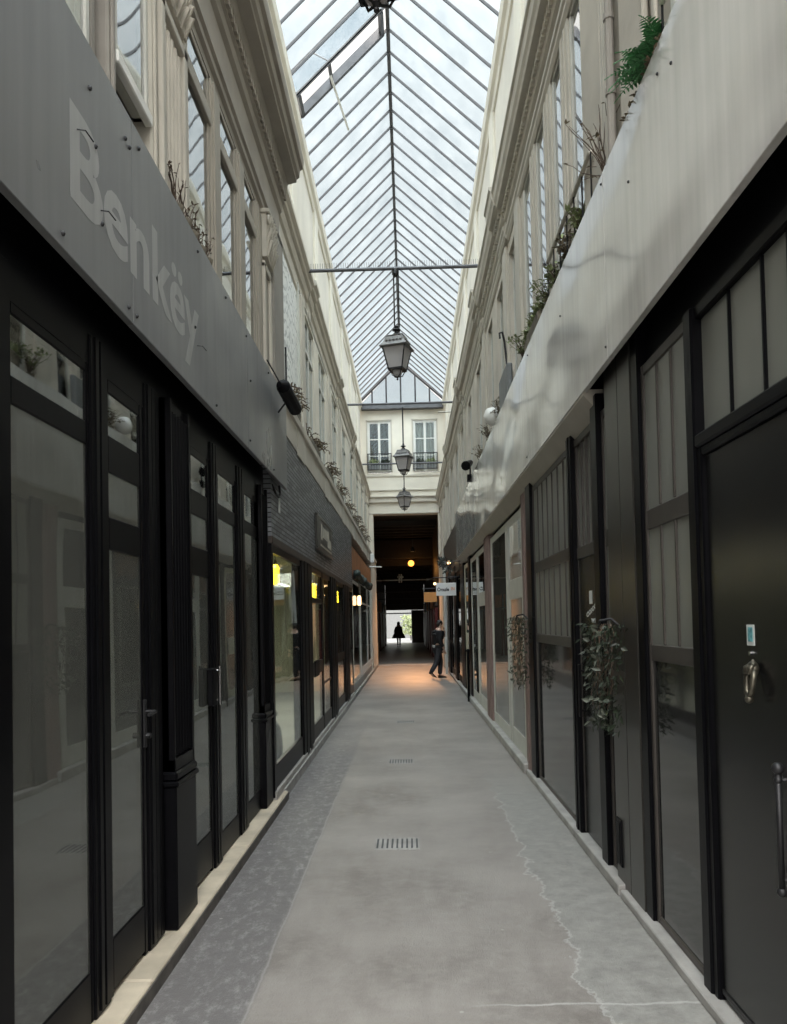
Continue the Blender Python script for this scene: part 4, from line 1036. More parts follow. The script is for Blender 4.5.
def rpanel(y0, y1, n, label, name='glazed_screen', cat='screen', low=1.46, stile=.035, group='black framed screens of right shopfront'):
    return glazed(1, name, cat, y0, y1, 1.305, [(.05, .09), (low, low + .09), (2.17, 2.28), (3.02, 3.08)], [(.09, low), (low + .09, 2.17), (2.28, 3.02)], label, m='brown', glass='glassgrey', z0=.05, z1=3.08, stile=stile, group=group, back=None, muntins=n, muntin_rows=(1, 2), solid={0: 'lowpanel', 1: 'panelgrey', 2: 'panelgrey'})
rpanel(3.58, 4.30, 2, 'dark screen with three green-grey panes beside the large black door')
shop_post(1, 4.30, 4.42, 1.285, 'thin black post between three-pane screen and bronze column', z0=.03, z1=3.6, grooves=0)
t = thing('clad_column', (1.28, 4.7, .05), 'dark bronze clad column between the hanging vine and screen', 'column')
MB().box(1.28, 1.40, 4.43, 4.695, .04, 3.62, .004).box(1.28, 1.40, 4.70, 5.0, .04, 3.62, .004).build('cladding', 'column', t)
MB().box(1.27, 1.285, 4.86, 4.97, .16, .45, .004).box(1.265, 1.275, 4.88, 4.95, .18, .43, .003).build('vent_cover', 'blackmatt', t)
rpanel(5.01, 5.20, 0, 'very narrow dark screen strip behind the hanging vine', stile=.03)
shop_post(1, 5.20, 5.36, 1.27, 'black post beside the vine, before the sticker door', z0=.03, z1=3.2, grooves=0)
d4 = thing('slim_entrance', (1.3, 5.7, .05), 'narrow glossy black door with paper notices, behind the hanging vine', 'door')
MB().box(1.315, 1.345, 5.37, 6.05, .07, 2.15, .004).build('door_leaf', 'doorblack', d4)
MB().box(1.305, 1.35, 5.37, 6.05, 2.15, 2.24, .005).box(1.305, 1.35, 5.37, 6.05, 3.02, 3.08, .005).box(1.31, 1.35, 5.37, 5.40, .07, 3.05, .004).box(1.31, 1.35, 6.02, 6.05, .07, 3.05, .004).build('door_frame', 'brown', d4)
MB().box(1.33, 1.34, 5.40, 6.02, 2.24, 3.02).build('transom_panel', 'panelgrey', d4)
for y in (5.56, 5.71, 5.86): MB().box(1.312, 1.335, y - .009, y + .009, 2.24, 3.02, .003).build('glazing_bar', 'brown', d4)
MB().box(1.3125, 1.3145, 5.62, 5.71, 1.80, 1.895).build('notice', 'paper', d4)
vs, fs = text_mb('COXX', .075, .001, .002, 1.0)
lt = MB()
for (dy, dz, s_, rot) in ((0, 0, .85, .7),):
    for v in []: pass
c_, s_ = math.cos(.75), math.sin(.75)
lt.add([(1.313 - v[2], 5.80 - (v[0] * .95 - v[1] * .2) * 1.3, 1.70 + v[0] * .30 + v[1] * .6) for v in vs], [f_[::-1] for f_ in fs])
vs2, fs2 = text_mb('WT', .07, .001, .002, 1.0)
lt.add([(1.313 - v[2], 5.66 - v[0] * 1.3, 1.665 + v[1] * .6) for v in vs2], [f_[::-1] for f_ in fs2])
lt.build('lettering', 'paper', d4)
MB().box(1.27, 1.29, 5.93, 5.98, .95, 1.35, .005).tube([(1.32, 5.95, 1.3), (1.28, 5.95, 1.3)], .008, 6).tube([(1.32, 5.95, 1.0), (1.28, 5.95, 1.0)], .008, 6).build('pull_handle', 'blackmatt', d4)
shop_post(1, 6.05, 6.22, 1.275, 'black post between sticker door and the long many-paned screen', z0=.03, z1=3.12, grooves=1)
rpanel(6.23, 8.12, 6, 'long dark screen with seven narrow green-grey panes')
shop_post(1, 8.12, 8.42, 1.275, 'black post at far end of the many-paned screen', z0=.03, z1=3.12, grooves=0)
MB().box(1.28, 1.40, 8.42, 8.80, .05, 3.1, .01).box(1.27, 1.29, 8.56, 8.66, .05, 3.08, .004).build('grey_column', 'redbrown', label='rosy grey column beside the second hanging vine', cat='column', origin=(1.3, 8.6, .05))

# pale shopfronts
def wdoor(y0, y1, label, m='offwhite', room='curtain'):
    return glazed(1, 'glazed_entrance', 'door', y0, y1, 1.30, [(.11, .33), (1.95, 2.2), (2.88, 2.98)], [(.33, 1.95), (2.2, 2.88)], label, m=m, glass='filmrefl', z0=.11, z1=2.98, stile=.16, back=room)  # grey diffuse in these panes stands in for a pale reflection
def wwin(y0, y1, label, m='offwhite', stile=.12, group='pale framed windows of right shopfronts', room='curtain'):
    return glazed(1, 'shop_window', 'window', y0, y1, 1.30, [(.11, .28), (2.88, 2.98)], [(.28, 2.88)], label, m=m, glass='filmrefl' if m != 'blackmatt' else 'glassgrey', z0=.11, z1=2.98, stile=stile, back=room, group=group)  # pale reflection put into the pane colour, except on the black frames
w3 = wdoor(8.85, 10.25, 'pale narrow glazed door behind the second hanging vine')
wwin(10.3, 12.3, 'tall pale framed window between vine door and rosy post', stile=.14)
shop_post(1, 12.35, 13.15, 1.275, 'faded rosy post between the two pale right windows', m='redbrown', z0=.1, z1=3.05)
wdoor(13.2, 14.75, 'second pale glazed door past the rosy post')
wwin(14.8, 16.3, 'pale framed window past the second pale door', stile=.14)
MB().tube([(1.21, 16.4, .0), (1.21, 16.4, 1.05)], .03, 8).ball((1.21, 16.4, 1.06), .04).build('bollard', 'blackmatt', label='thin black bollard in front of the pale right shops', cat='bollard')
shop_post(1, 16.35, 16.9, 1.28, 'black post past the second pale right window', z0=.1, z1=3.05)
wwin(16.95, 18.2, 'yellowish narrow shop window left of the hanging white sign', m='cardboard', stile=.16)
shop_post(1, 18.25, 19.4, 1.28, 'black pier at far end of the pale fascia', z0=.1, z1=3.05)
MB().box(1.272, 1.298, 17.3, 17.75, 1.05, 1.42, .004).build('notice_board', 'cardboard', label='small cream notice on the far right shop window', cat='notice')
# last dark shops up to the archway
wwin(19.5, 21.3, 'dark framed shop window behind the hanging white sign', m='blackmatt', stile=.15, group='dark far right shop windows')
shop_post(1, 21.3, 22.2, 1.27, 'black pier beside the walking man', z0=.07, z1=3.2)
wwin(22.3, 24.3, 'dark framed shop window beside the walking man', m='blackmatt', stile=.2, group='dark far right shop windows')
shop_post(1, 24.4, 25.4, 1.25, 'dark blue-black pier past the walking man', z0=.07, z1=3.2)
wwin(25.5, 28.0, 'last dark framed shop window before the archway', m='blackmatt', stile=.2, group='dark far right shop windows')
MB().box(1.22, 1.40, 28.1, 30.45, 0, 4.28, .01).build('end_pilaster', 'stone', label='pale stone pilaster at right of the dark archway', cat='pilaster')
MB().tube([(1.16, 25.0, .0), (1.16, 25.0, 3.4)], .045, 8).build('white_pole', 'white', label='white vertical pole against wall behind the walking man', cat='pole')
MB().box(1.28, 1.40, 19.45, 28.1, 3.0, 4.29).build('shop_fascia', 'darkbrown', label='dark brown fascia beyond the pale panels near archway', cat='shop sign')
# black wire decorations by the arch
t = thing('fairy_light_garland', (1.15, 27, 3.6), 'tangle of pale wires and leaves at right corner of the archway', 'garland')
g = MB(); lf = MB(); random.seed(11)
p = Vector((1.12, 21.0, 3.2)); pts = []
for k in range(60):
    pts.append(p.copy()); p = Vector((1.13 + random.uniform(-.12, .08), 21.0 + k * .11 + random.uniform(-.15, .15), 3.1 + k * .012 + random.uniform(-.15, .2)))
g.tube(pts, .014, 4); g.build('wire', 'lead', t)
for q in pts:
    for j in range(2): lf.leaf(q, (random.uniform(-1, 1), random.uniform(-1, 1), random.uniform(-1, 1)), (0, -1, 0), .09, .04)
lf.build('leaves', 'leaf', t)
for i, (x, y, z) in enumerate(((1.12, 21.5, 3.3), (1.155, 34.0, 2.9), (1.155, 34.6, 3.35))):
    MB().ball((x, y, z), .06 if i else .05).build('small_lamp', 'lampw', label=['tiny warm bulb above the hanging white sign', 'warm bulb low on the right wall inside the archway', 'warm bulb high on the right wall inside the archway'][i], cat='lamp')

# hanging vines on the right
def vine(yc, y0, y1, z0, z1, x, label, seed, nleaf=260):
    random.seed(seed)
    t = thing('hanging_vine', (x, yc, z1), label, 'hanging plant', 'leafy vines hung on the right shopfront')
    MB().tube([(1.28, yc - .05, z1 - .02), (x + .04, yc - .03, z1 + .03), (x - .02, yc, z1 + .02), (x - .03, yc + .04, z1 - .03)], .010, 6).build('bracket', 'iron', t)
    tw = MB(); lf = MB()
    for k in range(14):
        y = random.uniform(y0, y1) * .5 + yc * .5; p = Vector((x + random.uniform(-.03, .03), y, z1)); pts = [p.copy()]
        dz = (z1 - z0) * random.uniform(.5, 1.0)
        for j in range(8):
            p = p + Vector((random.uniform(-.02, .02), random.uniform(-.04, .04), -dz / 8)); pts.append(p.copy())
        tw.tube(pts, .003, 4)
    tw.build('stems', 'twig', t)
    for k in range(nleaf):
        u = random.random() ** 1.4; z = z1 - (z1 - z0) * u; w = (y1 - y0) * .62 * (1 - .6 * u * random.random()) * math.sqrt(random.random())
        y = yc + random.choice((-1, 1)) * w; xx = x + random.uniform(-.07, .06) * (1 - .4 * u)
        lf.leaf((xx, y, z), (random.uniform(-1, .3), random.uniform(-.9, .9), random.uniform(-1.6, .1)), (-1, random.uniform(-.5, .5), .4), random.uniform(.025, .065), random.uniform(.015, .03))
    lf.build('leaves', 'leaf', t)
    pm = MB()
    for k in range(nleaf // 7):
        u = random.random(); z = z1 - (z1 - z0) * u; y = yc + random.uniform(-1, 1) * (y1 - y0) * .55 * (1 - .5 * u)
        pm.leaf((x - random.uniform(0, .08), y, z), (random.uniform(-1, .3), random.uniform(-.9, .9), random.uniform(-1.2, .6)), (-1, random.uniform(-.5, .5), .4), random.uniform(.04, .08), random.uniform(.02, .035))
    pm.build('pale_leaves', 'leafgrey', t)
    return t
vine(4.82, 4.55, 5.10, 1.02, 1.66, 1.19, 'dark leafy vine hanging on the bronze column, nearer of two', 21, 520)
vine(8.5, 8.1, 8.95, .98, 1.72, 1.19, 'dark leafy vine hanging beside pale door, farther of two', 22, 480)

# hanging signs
t = thing('hanging_sign', (1.0, 20, 2.7), 'white rectangular hanging shop sign on a rod at right', 'sign')
MB().box(.70, 1.21, 19.97, 20.0, 2.34, 2.67, .004).build('board', 'signwhite', t)
vs, fs = text_mb('Crouzle', .125, .002, .004, .92); vs2, fs2 = text_mb('IN', .12, .002, .002, 1.0)
MB().add([(.725 + v[0] * .80, 19.968 - v[2], 2.46 + v[1]) for v in vs], fs).build('lettering', 'ink', t)
MB().add([(1.075 + v[0] * .8, 19.968 - v[2], 2.475 + v[1]) for v in vs2], fs2).build('lettering_accent', 'inkorange', t)
MB().tube([(.62, 19.985, 2.80), (1.3, 19.985, 2.82)], .012, 6).tube([(.75, 19.985, 2.67), (.75, 19.985, 2.80)], .006, 4).tube([(1.15, 19.985, 2.67), (1.15, 19.985, 2.81)], .006, 4).build('rod', 'iron', t)
MB().box(.50, .93, 25.98, 26.0, 2.33, 2.66, .004).build('orange_sign', 'orange', label='plain orange hanging sign left of the white sign', cat='sign')
MB().tube([(.45, 25.99, 2.78), (1.28, 25.99, 2.80)], .012, 6).tube([(.6, 25.99, 2.66), (.6, 25.99, 2.78)], .006, 4).tube([(.85, 25.99, 2.66), (.85, 25.99, 2.78)], .006, 4).build('sign_rod', 'iron', label='thin rod carrying the plain orange sign', cat='rod')
MB().tube([(.85, 18.9, 3.13), (1.3, 18.9, 3.14)], .012, 6).build('bracket_rod', 'iron', label='dark bracket rod above the hanging white sign', cat='rod')
MB().tube([(-1.30, 25.5, 3.52), (-.86, 25.5, 3.50)], .022, 6).build('wall_rod', 'white', label='short white rod sticking out at the left of archway', cat='rod')

# ------------------------------------------------------------------ tie bars and lanterns
def tie_bar(y, z, x0, x1, label, r=.028, spikes=False):
    t = thing('tie_bar', (0, y, z), label, 'beam', 'iron bars spanning the passage')
    MB().tube([(x0, y, z), (x1, y, z)], r, 8).build('bar', 'lead', t)
    if spikes:
        s_ = MB(); x = x0 + .03
        while x < x1: s_.tube([(x, y, z + .02), (x, y, z + .11)], .0035, 3); x += .035
        s_.build('bird_spikes', 'lead', t, kind='stuff')
    return t
tie_bar(11.6, 7.02, -1.68, 1.48, 'nearest iron bar across the passage, with bird spikes', spikes=True)
tie_bar(19.2, 7.11, -1.68, 1.48, 'second iron bar across the passage, at the roof end beam height')
tie_bar(26.0, 7.0, -1.68, 1.48, 'far iron bar crossing in front of the end wall windows')
tie_bar(4.1, 7.02, -1.68, 1.48, 'iron bar above the lantern at the top edge')
MB().tube([(.81, 19.0, 6.82), (1.3, 19.0, 6.81)], .02, 6).build('wall_rod', 'putty', label='short grey rod on right wall near the second bar', cat='rod')
MB().tube([(.95, 26.3, 6.75), (1.3, 26.3, 6.74)], .02, 6).build('wall_rod', 'putty', label='short grey rod on right wall near far bar', cat='rod')
def lantern(label):
    """hexagonal-free classic square street lantern; origin at its bottom tip, total 0.82 m plus rod"""
    t = thing('hanging_lantern', (0, 0, 0), label, 'lantern', 'lanterns hung along the passage')
    r2 = math.sqrt(2)
    def ring(r, z): return (r * r2, z)
    R0 = PI / 4
    # bottom finial and cage
    b = MB().lathe([(.004, 0), (.016, .01), (.016, .022), (.006, .03), (.018, .042), (.028, .05)], 10)
    for k in range(4):
        a = R0 + k * PI / 2
        b.tube([(.02 * math.cos(a), .02 * math.sin(a), .05), (.085 * math.cos(a), .085 * math.sin(a), .07), (.105 * math.cos(a), .105 * math.sin(a), .11), (.15 * math.cos(a), .15 * math.sin(a), .165)], .008, 5)
    b.build('bottom_finial', 'iron', t)
    MB().lathe([(.03, .06), (.06, .075), (.07, .11), (.07, .145)], 14).build('bottom_cup', 'frost', t, smooth=True)
    zb, zt = .16, .475; rb, rt = .105, .170
    MB().lathe([ring(rb, zb), ring(rt, zt)], 4, rot=R0).build('glass', 'frost', t)
    f = MB()
    for k in range(4):
        a = R0 + k * PI / 2
        f.tube([(rb * r2 * math.cos(a), rb * r2 * math.sin(a), zb), (rt * r2 * math.cos(a), rt * r2 * math.sin(a), zt)], .011, 5)
    f.lathe([ring(rb + .012, zb - .015), ring(rb + .012, zb + .01)], 4, rot=R0)
    f.build('frame', 'iron', t)
    c = MB().lathe([ring(.20, .47), ring(.215, .485), ring(.205, .50), ring(.165, .55), ring(.135, .625), ring(.125, .64), ring(.135, .65), ring(.12, .66)], 4, rot=R0)
    for k in range(4):
        a = k * PI / 2
        for j in range(-2, 3):
            v = j * .055
            c.ball((.165 * math.cos(a) - v * math.sin(a), .165 * math.sin(a) + v * math.cos(a), .565), .022, 6, 4)
    c.build('crown', 'zinc', t)
    MB().lathe([(.09, .65), (.06, .69), (.03, .725), (.03, .74), (.065, .755), (.065, .765), (.02, .79), (.03, .81), (.018, .83)], 12).build('top_finial', 'iron', t)
    return t
L0 = lantern('lantern whose lower tip shows at the very top edge')
def rods(t, z, zbar, dbl):
    r = MB()
    for dx in ((-.028, .045) if dbl else (0,)): r.tube([(dx, 0, z), (dx * 1.0, 0, zbar)], .012 if dbl else .018, 6)
    r.v = [(a + t.location.x, b + t.location.y, c + t.location.z) for a, b, c in r.v]
    return r.build('suspension_rod', 'iron', t)
spots = [(-.105, 4.1, 4.975, 'lantern whose lower tip shows at the very top edge', True), (-.10, 11.6, 5.32, 'large full lantern hanging from the nearest spiked bar', True), (-.06, 19.2, 5.28, 'middle lantern in front of the end wall windows', False), (-.08, 26.0, 5.38, 'small farthest lantern just above the archway lintel', False)]
for i, (x, y, z, lab, dbl) in enumerate(spots):
    L_ = L0 if i == 0 else copy_tree(Lsrc)
    if i == 0: Lsrc = L0
    L_.location = (x, y, z); L_['label'] = lab; L_.rotation_euler = (0, 0, [-.2, -.30, -.30, .75][i])
for i, (x, y, z, lab, dbl) in enumerate(spots):
    L_ = [o for o in bpy.data.objects if o.name.startswith('hanging_lantern') and o.get('label') == lab][0]
    rods(L_, .80, 7.02 - z, dbl)
MB().lathe([(.03, 0), (.05, .03), (.05, .1), (.02, .13)], 10, (-.10, 11.6, 6.90)).build('cable_clamp', 'iron', label='black clamp where the large lantern meets its bar', cat='clamp')

# ------------------------------------------------------------------ floor grates
for i, (x, y, w, d, lab) in enumerate(((-.13, 6.03, .34, .30, 'nearest rectangular drain grate in the asphalt'), (-.14, 9.55, .30, .30, 'second drain grate further down the passage'), (-.1, 13.3, .30, .3, 'farthest drain grate in the asphalt'))):
    t = thing('drain_grate', (x, y, 0), lab, 'drain grate', 'drain grates in the floor')
    MB().box(x - w / 2, x + w / 2, y - d / 2, y + d / 2, -.01, .002).build('recess', 'sill', t)
    g = MB()
    for k in range(9): xx = x - w / 2 + .02 + k * (w - .04) / 8; g.box(xx - .007, xx + .007, y - d / 2 + .03, y + d / 2 - .03, .0, .005)
    g.build('slots', 'grate', t)

# ------------------------------------------------------------------ tunnel beyond the archway
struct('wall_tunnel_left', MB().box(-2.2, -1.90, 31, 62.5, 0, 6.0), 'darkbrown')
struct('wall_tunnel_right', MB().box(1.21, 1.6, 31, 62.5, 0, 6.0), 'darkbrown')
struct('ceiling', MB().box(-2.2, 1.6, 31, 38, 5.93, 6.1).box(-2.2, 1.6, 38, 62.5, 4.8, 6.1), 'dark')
b = MB()
for k in range(6): b.box(-1.90, 1.21, 32.5 + k * 1.1, 32.7 + k * 1.1, 5.7, 5.93)
for k in range(8): b.box(-1.90, 1.21, 39 + k * 2.8, 39.25 + k * 2.8, 4.5, 4.8)
struct('trim_21', b, 'dark')
for s_, x0, x1 in ((-1, -1.87, -1.70), (1, 1.05, 1.185)):
    for k in range(6):
        y0 = 32 + k * 4.6
        t = MB().box(x0, x1, y0, y0 + 2.6, 0, 2.25, .01).box(x0 + (.15 if s_ < 0 else -.012), x1 + (.012 if s_ < 0 else -.15), y0 + .3, y0 + 2.3, .3, 2.0, .01)
        t.build('red_shutter', 'red', label='deep red shutter on the %s side of the tunnel, %s from archway' % ('left' if s_ < 0 else 'right', ord_[k]), cat='shutter', group='red shutters in the tunnel')
        MB().box(x0, x1, y0, y0 + 2.6, 2.3, 2.9, .01).build('tunnel_shop_sign', 'orangewood' if k % 2 else 'darkbrown', label='brown board over the %s red shutter, %s side of tunnel' % (ord_[k], 'left' if s_ < 0 else 'right'), cat='shop sign')
for i, (y, z) in enumerate(((36, 3.62), (42, 3.3), (48, 3.1), (55, 2.9))):
    MB().tube([(-1.90, y, z), (1.21, y, z)], .03, 6).build('cross_bar', 'putty' if i == 0 else 'lead', label=['pale bar across the tunnel beneath the orange lamp', 'second bar across the dark tunnel', 'third bar across the dark tunnel', 'last bar across the dark tunnel'][i], cat='beam')
t = thing('tunnel_sign', (-.38, 36, 3.6), 'small pale bracket light hung on first tunnel bar', 'lamp')
MB().box(-.52, -.24, 35.96, 36.04, 3.72, 3.80).box(-.46, -.40, 35.96, 36.04, 3.5, 3.9).box(-.36, -.30, 35.96, 36.04, 3.5, 3.9).build('bracket', 'cardboard', t)
t = thing('globe_lamp', (.14, 38.2, 4.55), 'glowing orange globe lamp hanging in the dark tunnel', 'lamp')
MB().ball((.14, 38.2, 4.55), .15, 16, 10).build('globe', 'lampo', t, smooth=True)
MB().tube([(.14, 38.2, 4.7), (.14, 38.2, 4.95)], .012, 6).build('cord', 'iron', t)
pointlight('tunnel_lamp', (.14, 37.6, 4.2), 14, (1, .45, .13), .12)
sl = bpy.data.lights.new('added_arch_spot', 'SPOT'); sl.energy = 800; sl.color = (1, .45, .17); sl.spot_size = 1.0; sl.spot_blend = .6; sl.shadow_soft_size = .1  # spot added to make the warm patch on the floor before the arch
so = bpy.data.objects.new('added_arch_spot', sl); COL.objects.link(so); so.location = (.2, 33.2, 4.6); so.rotation_euler = (math.radians(-46), 0, 0)
slt = thing('added_spot_housing', (.2, 33.25, 4.7), 'small dark housing added for the warm spot just inside the archway', 'lamp')  # housing invented to go with the added spot
MB().lathe([(.09, 0), (.10, .02), (.06, .16), (.02, .2)], 12, (.2, 33.25, 4.68)).build('housing', 'iron', slt)
MB().tube([(.2, 33.25, 4.85), (.2, 33.25, 5.93)], .01, 6).build('cord', 'iron', slt)
t = thing('globe_lamp', (.25, 31.2, 4.5), 'x', 'lamp'); bpy.data.objects.remove(t)
es = thing('exit_surround', (-.8, 62.1, 0), 'dark surround framing the bright exit of the tunnel', 'door frame')
MB().box(-1.88, 1.19, 62.0, 62.2, 2.62, 4.78).build('lintel', 'darkbrown', es)
MB().box(.16, 1.19, 62.0, 62.2, 0, 2.6).build('side_panel', 'darkbrown', es)
MB().tube([(-1.9, 61.9, 2.36), (.2, 61.9, 2.36)], .05, 6).build('exit_bar', 'iron', label='dark bar across the bright exit of the tunnel', cat='beam')
struct('ground', MB().box(-8, 8, 62.5, 92, -.2, 0), 'courtwall')
struct('wall_court', MB().box(-8, 8, 80, 80.5, 0, 9), 'courtwall')
t = thing('shrub', (-.1, 70, 0), 'green bush in the bright court beyond the tunnel', 'bush')
lf = MB(); random.seed(5)
for k in range(500):
    a = random.uniform(0, 2 * PI); r = random.random() ** .5 * .8; z = random.uniform(.5, 2.2)
    lf.leaf((.1 + r * math.cos(a), 70 + r * math.sin(a), z), (random.uniform(-1, 1), random.uniform(-1, 1), random.uniform(-.5, 1)), (0, -1, .5), .22, .12)
lf.build('foliage', 'leafpale', t)
MB().tube([(.1, 70, 0), (.1, 70, 1.4)], .05, 6).build('stem', 'twig', t)

# ------------------------------------------------------------------ people
def skinned(name, verts, edges, radii, m, parent, sub=2, root=0):
    me = bpy.data.meshes.new(name); o0 = parent.location
    me.from_pydata([(v[0], v[1], v[2]) for v in verts], edges, [])
    me.materials.append(M[m])
    o = bpy.data.objects.new(name, me); COL.objects.link(o); o.parent = parent
    md = o.modifiers.new('skin', 'SKIN'); md.use_smooth_shade = True
    me.skin_vertices or me.attributes
    sv = me.skin_vertices[0].data
    for i, r in enumerate(radii):
        sv[i].radius = (r, r) if not isinstance(r, tuple) else r
        sv[i].use_root = (i == root)
    s_ = o.modifiers.new('sub', 'SUBSURF'); s_.levels = sub; s_.render_levels = sub
    return o
# walking man, facing +X (right) and slightly away; local coords with feet at z=0
man = thing('person', (.83, 23.3, 0), 'man in black jacket striding right, hand raised to his face', 'person')
man.rotation_euler = (0, 0, .25)
V = [(0, 0, .93), (0, 0, 1.12), (.02, 0, 1.30), (.03, 0, 1.42), (.06, 0, 1.50), (.08, 0, 1.60),           # 0-5 spine, neck, head
     (.01, .17, 1.38), (.05, .22, 1.14), (.24, .16, 1.22), (.24, .08, 1.42),                                   # 6-9 left arm raised to face
     (.01, -.18, 1.38), (-.02, -.22, 1.12), (.10, -.22, .92), (.13, -.21, .85),                              # 10-13 right arm
     (0, .09, .88), (.10, .09, .50), (.07, .09, .09), (.20, .09, .04),                                        # 14-17 front leg
     (0, -.09, .88), (-.06, -.09, .50), (-.27, -.09, .16), (-.17, -.09, .05)]                                 # 18-21 rear leg
Ed = [(0, 1), (1, 2), (2, 3), (3, 4), (4, 5), (3, 6), (6, 7), (7, 8), (8, 9), (3, 10), (10, 11), (11, 12), (12, 13), (0, 14), (14, 15), (15, 16), (16, 17), (0, 18), (18, 19), (19, 20), (20, 21)]
Ra = [.13, .125, .15, .10, .055, .085, .06, .048, .04, .035, .06, .048, .038, .032, .09, .06, .042, .035, .09, .06, .042, .035]
skinned('body', V, Ed, Ra, 'skin', man)
Vj = V[0:3] + [(.035, 0, 1.44)] + V[6:9] + V[10:13]
skinned('jacket', [(v[0], v[1], v[2]) for v in Vj], [(0, 1), (1, 2), (2, 3), (3, 4), (4, 5), (5, 6), (3, 7), (7, 8), (8, 9)], [.165, .16, .19, .14, .12, .08, .062, .12, .08, .06], 'jacket', man)
Vt = [V[0], V[14], V[15], V[16], V[18], V[19], V[20]]
skinned('trousers', Vt, [(0, 1), (1, 2), (2, 3), (0, 4), (4, 5), (5, 6)], [.14, .115, .085, .07, .115, .085, .07], 'trousers', man)
mb = MB()
def loc_build(mb, name, m, parent, smooth=True):
    p = parent.location; mb.v = [(a + p.x, b + p.y, c + p.z) for a, b, c in mb.v]; return mb.build(name, m, parent, smooth)
loc_build(MB().ball((.065, 0, 1.64), .10, 12, 8, (1, .85, .95)).ball((.02, 0, 1.60), .085, 12, 8, (.8, .9, 1.0)), 'hair', 'hair', man)
fc = MB().ball((.165, 0, 1.60), .014, 8, 5, (1, .8, 1.3)).ball((.155, .033, 1.62), .010, 8, 5).ball((.155, -.033, 1.62), .010, 8, 5).ball((.075, .082, 1.60), .022, 8, 5, (.8, .35, 1.2)).ball((.075, -.082, 1.60), .022, 8, 5, (.8, .35, 1.2)).ball((.155, 0, 1.565), .016, 8, 4, (.5, 1.3, .35))
loc_build(fc, 'face_features', 'skin', man)
def hand(mb, c, d, side):
    c = Vector(c); d = Vector(d).normalized(); s_ = Vector(side).normalized(); n = d.cross(s_)
    mb.ball(tuple(c + d * .04), .04, 8, 6, (.9, .9, .9))
    for k, (o_, L_) in enumerate(((-.03, .065), (-.01, .075), (.01, .07), (.03, .055))):
        a = c + d * .06 + s_ * o_; b = a + d * L_ * .6 + n * .01; e = b + d * L_ * .35 + n * .03
        mb.tube([a, b, e], [.010, .009, .007], 6)
    mb.tube([c + s_ * -.03 + d * .01, c + s_ * -.06 + d * .04, c + s_ * -.065 + d * .07], [.012, .010, .008], 6)
hm = MB(); hand(hm, (.23, .07, 1.44), (-.4, -.3, 1), (0, 1, .2)); hand(hm, (.13, -.21, .84), (.2, 0, -1), (1, 0, 0))
loc_build(hm, 'hands', 'skin', man)
loc_build(MB().lathe([(.150, .90), (.165, .93), (.160, .98)], 16).add([], []), 'shirt_hem', 'shirt', man)
def shoe(c, yaw, tip=0.0):
    prof = []
    b = MB(); n = 12
    for i in range(6):
        u = i / 5; x = -.07 + .27 * u; w = [.034, .042, .040, .046, .044, .022][i]; h = [.085, .095, .075, .055, .045, .028][i]
        for k in range(n):
            a = 2 * PI * k / n; b.v.append((x, w * math.cos(a), max(0, h / 2 + h / 2 * math.sin(a))))
    for i in range(5):
        for k in range(n): b.f.append((i * n + k, i * n + (k + 1) % n, (i + 1) * n + (k + 1) % n, (i + 1) * n + k))
    b.f.append(tuple(range(n))); b.f.append(tuple(range(5 * n, 6 * n)))
    R_ = Matrix.Rotation(yaw, 3, 'Z') @ Matrix.Rotation(tip, 3, 'Y')
    b.v = [tuple(R_ @ Vector(v) + Vector(c)) for v in b.v]; return b
loc_build(shoe((.08, .09, 0), 0), 'shoe', 'shoe', man); loc_build(shoe((-.27, -.09, .12), 0, .55), 'shoe', 'shoe', man)
# distant woman, back view
wo = thing('person', (-.74, 52.0, 0), 'distant dark figure in a flared coat walking in the tunnel', 'person')
V = [(0, 0, .90), (0, 0, 1.10), (0, 0, 1.28), (0, 0, 1.38), (0, 0, 1.46), (0, 0, 1.56), (.15, 0, 1.34), (.22, -.02, 1.10), (.20, -.10, .92), (-.15, 0, 1.34), (-.24, 0, 1.12), (-.28, -.05, .92),
     (.08, 0, .82), (.08, .05, .46), (.07, .02, .08), (.07, -.1, .03), (-.08, 0, .82), (-.07, -.05, .46), (-.06, -.16, .12), (-.06, -.24, .06)]
Ed = [(0, 1), (1, 2), (2, 3), (3, 4), (4, 5), (3, 6), (6, 7), (7, 8), (3, 9), (9, 10), (10, 11), (0, 12), (12, 13), (13, 14), (14, 15), (0, 16), (16, 17), (17, 18), (18, 19)]
skinned('body', V, Ed, [.13, .11, .13, .09, .05, .085, .055, .045, .035, .055, .045, .035, .08, .055, .038, .03, .08, .055, .038, .03], 'skin', wo)
Vc = V[0:3] + [(0, 0, 1.42)] + V[6:9] + V[9:12]
skinned('coat', Vc, [(0, 1), (1, 2), (2, 3), (3, 4), (4, 5), (5, 6), (3, 7), (7, 8), (8, 9)], [.16, .15, .175, .13, .08, .07, .055, .08, .07, .055], 'jacket', wo)
sk = MB(); sk.lathe([(.44, .60), (.40, .72), (.30, .92), (.22, 1.15), (.1, 1.25)], 18)
sk.v = [(a * (1 + .12 * math.sin(5 * math.atan2(b, a))), b * .7, c) for a, b, c in sk.v]
loc_build(sk, 'coat_skirt', 'jacket', wo)
loc_build(MB().ball((0, .02, 1.58), .12, 12, 8, (.9, .95, 1.1)).ball((0, .06, 1.40), .14, 10, 6, (1, .6, 1.3)), 'hair', 'hair', wo)
loc_build(MB().box(.03, .11, -.12, .12, 0, .09, .02).box(-.10, -.02, -.25, -.02, 0.02, .13, .02), 'boots', 'shoe', wo)
skinned('stockings', [V[0], V[12], V[13], V[14], V[16], V[17], V[18]], [(0, 1), (1, 2), (2, 3), (0, 4), (4, 5), (5, 6)], [.1, .09, .062, .045, .09, .062, .045], 'trousers', wo)
